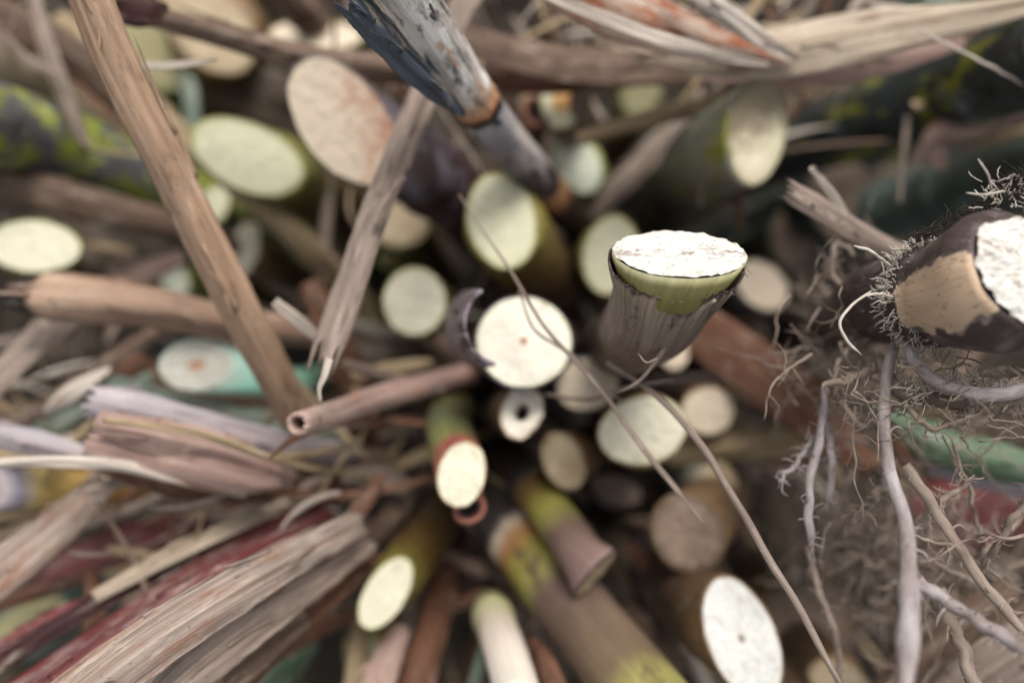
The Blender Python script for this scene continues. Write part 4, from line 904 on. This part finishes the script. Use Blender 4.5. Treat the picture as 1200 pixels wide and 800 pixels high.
lf('pale tan scrap folded over the teal stalk', [(1085, 190, .33, 22), (1100, 160, .325, 26), (1150, 150, .325, 28), (1215, 120, .32, 26)], LM['pink'], arch=.2, fold=.4)
lf('small hanging tan scrap below the dark lichen stalk', [(1100, 152, .33, 24), (1102, 175, .327, 24), (1104, 198, .325, 14)], LM['pink'], arch=.3)
lf('dark brown leaf behind the dirty oval end', [(900, 190, .41, 60), (980, 150, .40, 70), (1080, 110, .40, 60)], LM['russet'], arch=.15)
lf('pale strip at the top edge right of the burnt stalk', [(700, -20, .37, 40), (720, 30, .38, 36), (730, 90, .41, 26)], LM['greengrey'], arch=.3)
lf('pale green blade at the top edge right', [(1050, -15, .29, 26), (1100, 0, .29, 26), (1150, -10, .29, 20)], LM['greengrey'], arch=.3)
lf('brown roll standing at the top edge', [(330, -20, .36, 60), (360, 15, .37, 50), (400, 60, .42, 40)], LM['brown'], arch=.4)
for lab_, pts_, m_, kw_ in [
 ('flat dark red strip above the broad striped leaf', [(60, 800, .232, 22), (170, 722, .245, 24), (280, 655, .262, 20), (390, 600, .30, 12)], 'red', dict(arch=.12)),
 ('narrow pale strip between the red sheath and the striped leaf', [(20, 838, .222, 14), (130, 758, .235, 16), (240, 690, .25, 14), (340, 632, .275, 8)], 'pink', dict(arch=.1, fold=.3)),
 ('thin purple brown strip along the upper side of the red sheath', [(-20, 790, .26, 20), (90, 720, .27, 22), (210, 655, .285, 18), (330, 600, .315, 12)], 'maroon', dict(arch=.15)),
 ('flat tan strip fanning out over the dull red sheath', [(110, 700, .27, 16), (200, 650, .28, 20), (300, 605, .30, 16), (400, 570, .34, 10)], 'fan', dict(arch=.1)),
 ('narrow red brown blade near the lower left corner', [(-20, 770, .27, 18), (60, 726, .275, 20), (140, 690, .285, 12)], 'red', dict(arch=.2)),
 ('long thin straw running above the pinkish folded leaf', [(120, 492, .248, 7), (220, 506, .252, 9), (330, 540, .27, 8), (440, 560, .31, 6)], 'straw', dict(arch=.3)),
 ('flat red orange edged strip beneath the folded leaf', [(110, 545, .272, 14), (220, 578, .28, 18), (320, 586, .295, 12)], 'russet', dict(arch=.1)),
]: lf(lab_, pts_, LM[m_], **kw_)
# thin grass stems
def stem(label, pts, m, n=60, wob=.0004, **k):
    pts = [(a_, b_, c_, w_*.74) for a_, b_, c_, w_ in pts]; mb = MB(); pstrand(mb, pts, n=n, seg=8, wob=wob, knob=.14, **k)
    return tag(mb.build('grass_stem', m), label, 'grass stem', 'thin dry grass stems across the stalks')
stem('long grey tan stem running from the sharp white topped stalk to the bottom edge', [(712, 425, .25, 8), (770, 465, .238, 10), (820, 520, .23, 12), (880, 620, .22, 12), (940, 720, .21, 13), (1000, 830, .20, 14)], LM['stem'])
stem('hair thin stem falling past the round cream end to the dirty brown end', [(538, 228, .26, 2), (560, 262, .258, 3), (600, 320, .252, 5), (640, 385, .246, 6), (690, 440, .244, 8), (750, 520, .24, 9), (800, 582, .236, 12), (824, 612, .234, 14)], LM['stem'])
stem('finer stem beside the hair thin one over the round cream end', [(608, 340, .25, 3), (625, 385, .25, 4), (670, 415, .25, 5), (705, 455, .25, 5), (730, 470, .25, 4)], LM['stem'])
stem('short stem under the sharp white topped stalk crossing to the tan end', [(640, 462, .27, 5), (690, 468, .262, 6), (740, 452, .255, 6), (790, 446, .255, 4)], LM['stem'])
stem('pale straw thread at the upper right', [(1080, 36, .27, 4), (1130, 62, .27, 5), (1200, 100, .27, 5)], LM['pale'])
stem('thin dark twig between the cream ends near the top', [(388, 5, .34, 5), (392, 40, .335, 6), (390, 70, .33, 5)], RM['dark'])
stem('thin straw low behind the dirty oval end', [(905, 178, .35, 6), (1000, 168, .35, 8), (1090, 165, .35, 8)], LM['brown'])
stem('little brown stalk under the dirty oval end', [(866, 225, .34, 14), (866, 250, .345, 13), (868, 275, .36, 10)], LM['russet'])

# chaff: torn leaf shreds and fibres caught between the stalks, too many to count
def chaff():
    rr = random.Random(31); mb = MB(); made = 0; tries = 0
    FACES.append((275, 445, .34, 42))
    while made < 780 and tries < 9000:
        tries += 1
        z = rr.random()
        if z < .12: px, py, d = rr.gauss(600, 130), rr.gauss(470, 110), rr.uniform(.38, .5)
        elif z < .5: px, py, d = rr.uniform(-60, 1260), rr.uniform(-60, 860), rr.uniform(.33, .47)
        elif z < .72: px, py, d = rr.uniform(-40, 460), rr.uniform(430, 840), rr.uniform(.275, .38)
        elif z < .92: px, py, d = rr.uniform(-40, 1240), rr.uniform(-40, 140), rr.uniform(.31, .40)
        else: px, py, d = rr.uniform(500, 1000), rr.uniform(480, 840), rr.uniform(.32, .42)
        ang = math.atan2(py-430, px-600)+rr.gauss(0, .35 if rr.random() < .75 else 1.2)
        L = rr.uniform(.012, .05)*(1.5 if rr.random() < .3 else 1); w = rr.uniform(.0005, .0035) if rr.random() < .8 else rr.uniform(.003, .007)
        c = P(px, py, d); t = Vector((math.cos(ang), -math.sin(ang), rr.gauss(.35, .35))).normalized()
        bad = False
        for k in range(-4, 5):
            s = c+t*(L*k/8); dd = H-s.z
            if dd < .26: bad = True; break
            sx, sy = 600+s.x/dd*F, 400-s.y/dd*F
            for fx, fy, fd, fr in FACES:
                if dd < fd+.012 and math.hypot(sx-fx, sy-fy) < fr+8: bad = True; break
            if bad: break
        if bad: continue
        made += 1
        mb.cur = rr.choice([0, 0, 1, 1, 2, 3, 4])
        sd = t.cross(Vector((rr.gauss(0, .4), rr.gauss(0, .4), 1))).normalized(); up = sd.cross(t)
        bend = rr.uniform(-.15, .15)*L; sb = rr.uniform(-.12, .12)*L; rows = []; sh = made*.173; tw = rr.gauss(0, .6)
        for k in range(9):
            u = k/8-.5; row = []; ww = w*(1-abs(u)**2*2.6*rr.uniform(.6, 1.0))
            s2 = (sd*math.cos(tw*u)+up*math.sin(tw*u))
            for v in (-1, -.33, .33, 1):
                q_ = c+t*(L*u)+up*(bend*4*u*u-.2*w*v*v)+sd*(sb*4*u*u)+s2*(v*ww*.5)
                row.append(mb.vert(q_, (v*w*.5+sh, sh*.3, u*L+sh)))
            rows.append(row)
        n0 = len(mb.f); mb.grid(rows); mb.mi += [mb.cur]*(len(mb.f)-n0)
    o = mb.build('leaf_chaff', [LM['straw'], LM['grey'], LM['brown'], LM['russet'], LM['pale']], origin=Vector((0, 0, 0)))
    o['kind'] = 'stuff'; o['label'] = 'torn leaf shreds and chaff caught between the stalks'; o['category'] = 'leaf chaff'
chaff()

# ------------------------------------------------------------------ light and camera
w = bpy.data.worlds.new('World'); sc.world = w; w.use_nodes = True
nt = w.node_tree; bg = nt.nodes['Background']
sky = nt.nodes.new('ShaderNodeTexSky'); sky.sky_type = 'NISHITA'; sky.sun_disc = False
SUN = Vector((.14, .62, .80)).normalized()
el = math.asin(SUN.z); az = math.atan2(SUN.x, SUN.y)
sky.sun_elevation = el; sky.sun_rotation = az; sky.air_density = 1.0; sky.dust_density = 2.5
bw = nt.nodes.new('ShaderNodeRGBToBW'); nt.links.new(sky.outputs[0], bw.inputs[0])
ov = nt.nodes.new('ShaderNodeMix'); ov.data_type = 'RGBA'; ov.inputs[0].default_value = .85      # veiled, nearly white sky
nt.links.new(sky.outputs[0], ov.inputs[6])
cw = nt.nodes.new('ShaderNodeMix'); cw.data_type = 'RGBA'; cw.blend_type = 'MULTIPLY'; cw.inputs[0].default_value = 1; cw.inputs[7].default_value = (1.0, 1.0, .99, 1)
nt.links.new(bw.outputs[0], cw.inputs[6]); nt.links.new(cw.outputs[2], ov.inputs[7]); nt.links.new(ov.outputs[2], bg.inputs[0]); bg.inputs[1].default_value = .15
ld = bpy.data.lights.new('sun', 'SUN'); ld.energy = 1.4; ld.angle = math.radians(20); ld.color = (1, .975, .94)
lo = bpy.data.objects.new('sun', ld); col.objects.link(lo); lo.location = SUN*3
lo.rotation_euler = SUN.to_track_quat('Z', 'Y').to_euler()
cd = bpy.data.cameras.new('camera'); cam = bpy.data.objects.new('camera', cd); col.objects.link(cam)
cam.location = (0, 0, H); cam.rotation_euler = (0, 0, 0)
cd.sensor_width = 36; cd.lens = 36*F/1200; cd.clip_start = .005; cd.clip_end = 50
cd.dof.use_dof = True; cd.dof.focus_distance = .212; cd.dof.aperture_fstop = 4.3; cd.dof.aperture_blades = 0
sc.camera = cam
sc.view_settings.view_transform = 'Standard'; sc.view_settings.look = 'None'
sc.view_settings.exposure = 0.92; sc.view_settings.gamma = 1
sc.render.engine = 'CYCLES'
sc.cycles.use_denoising = True; sc.cycles.max_bounces = 6
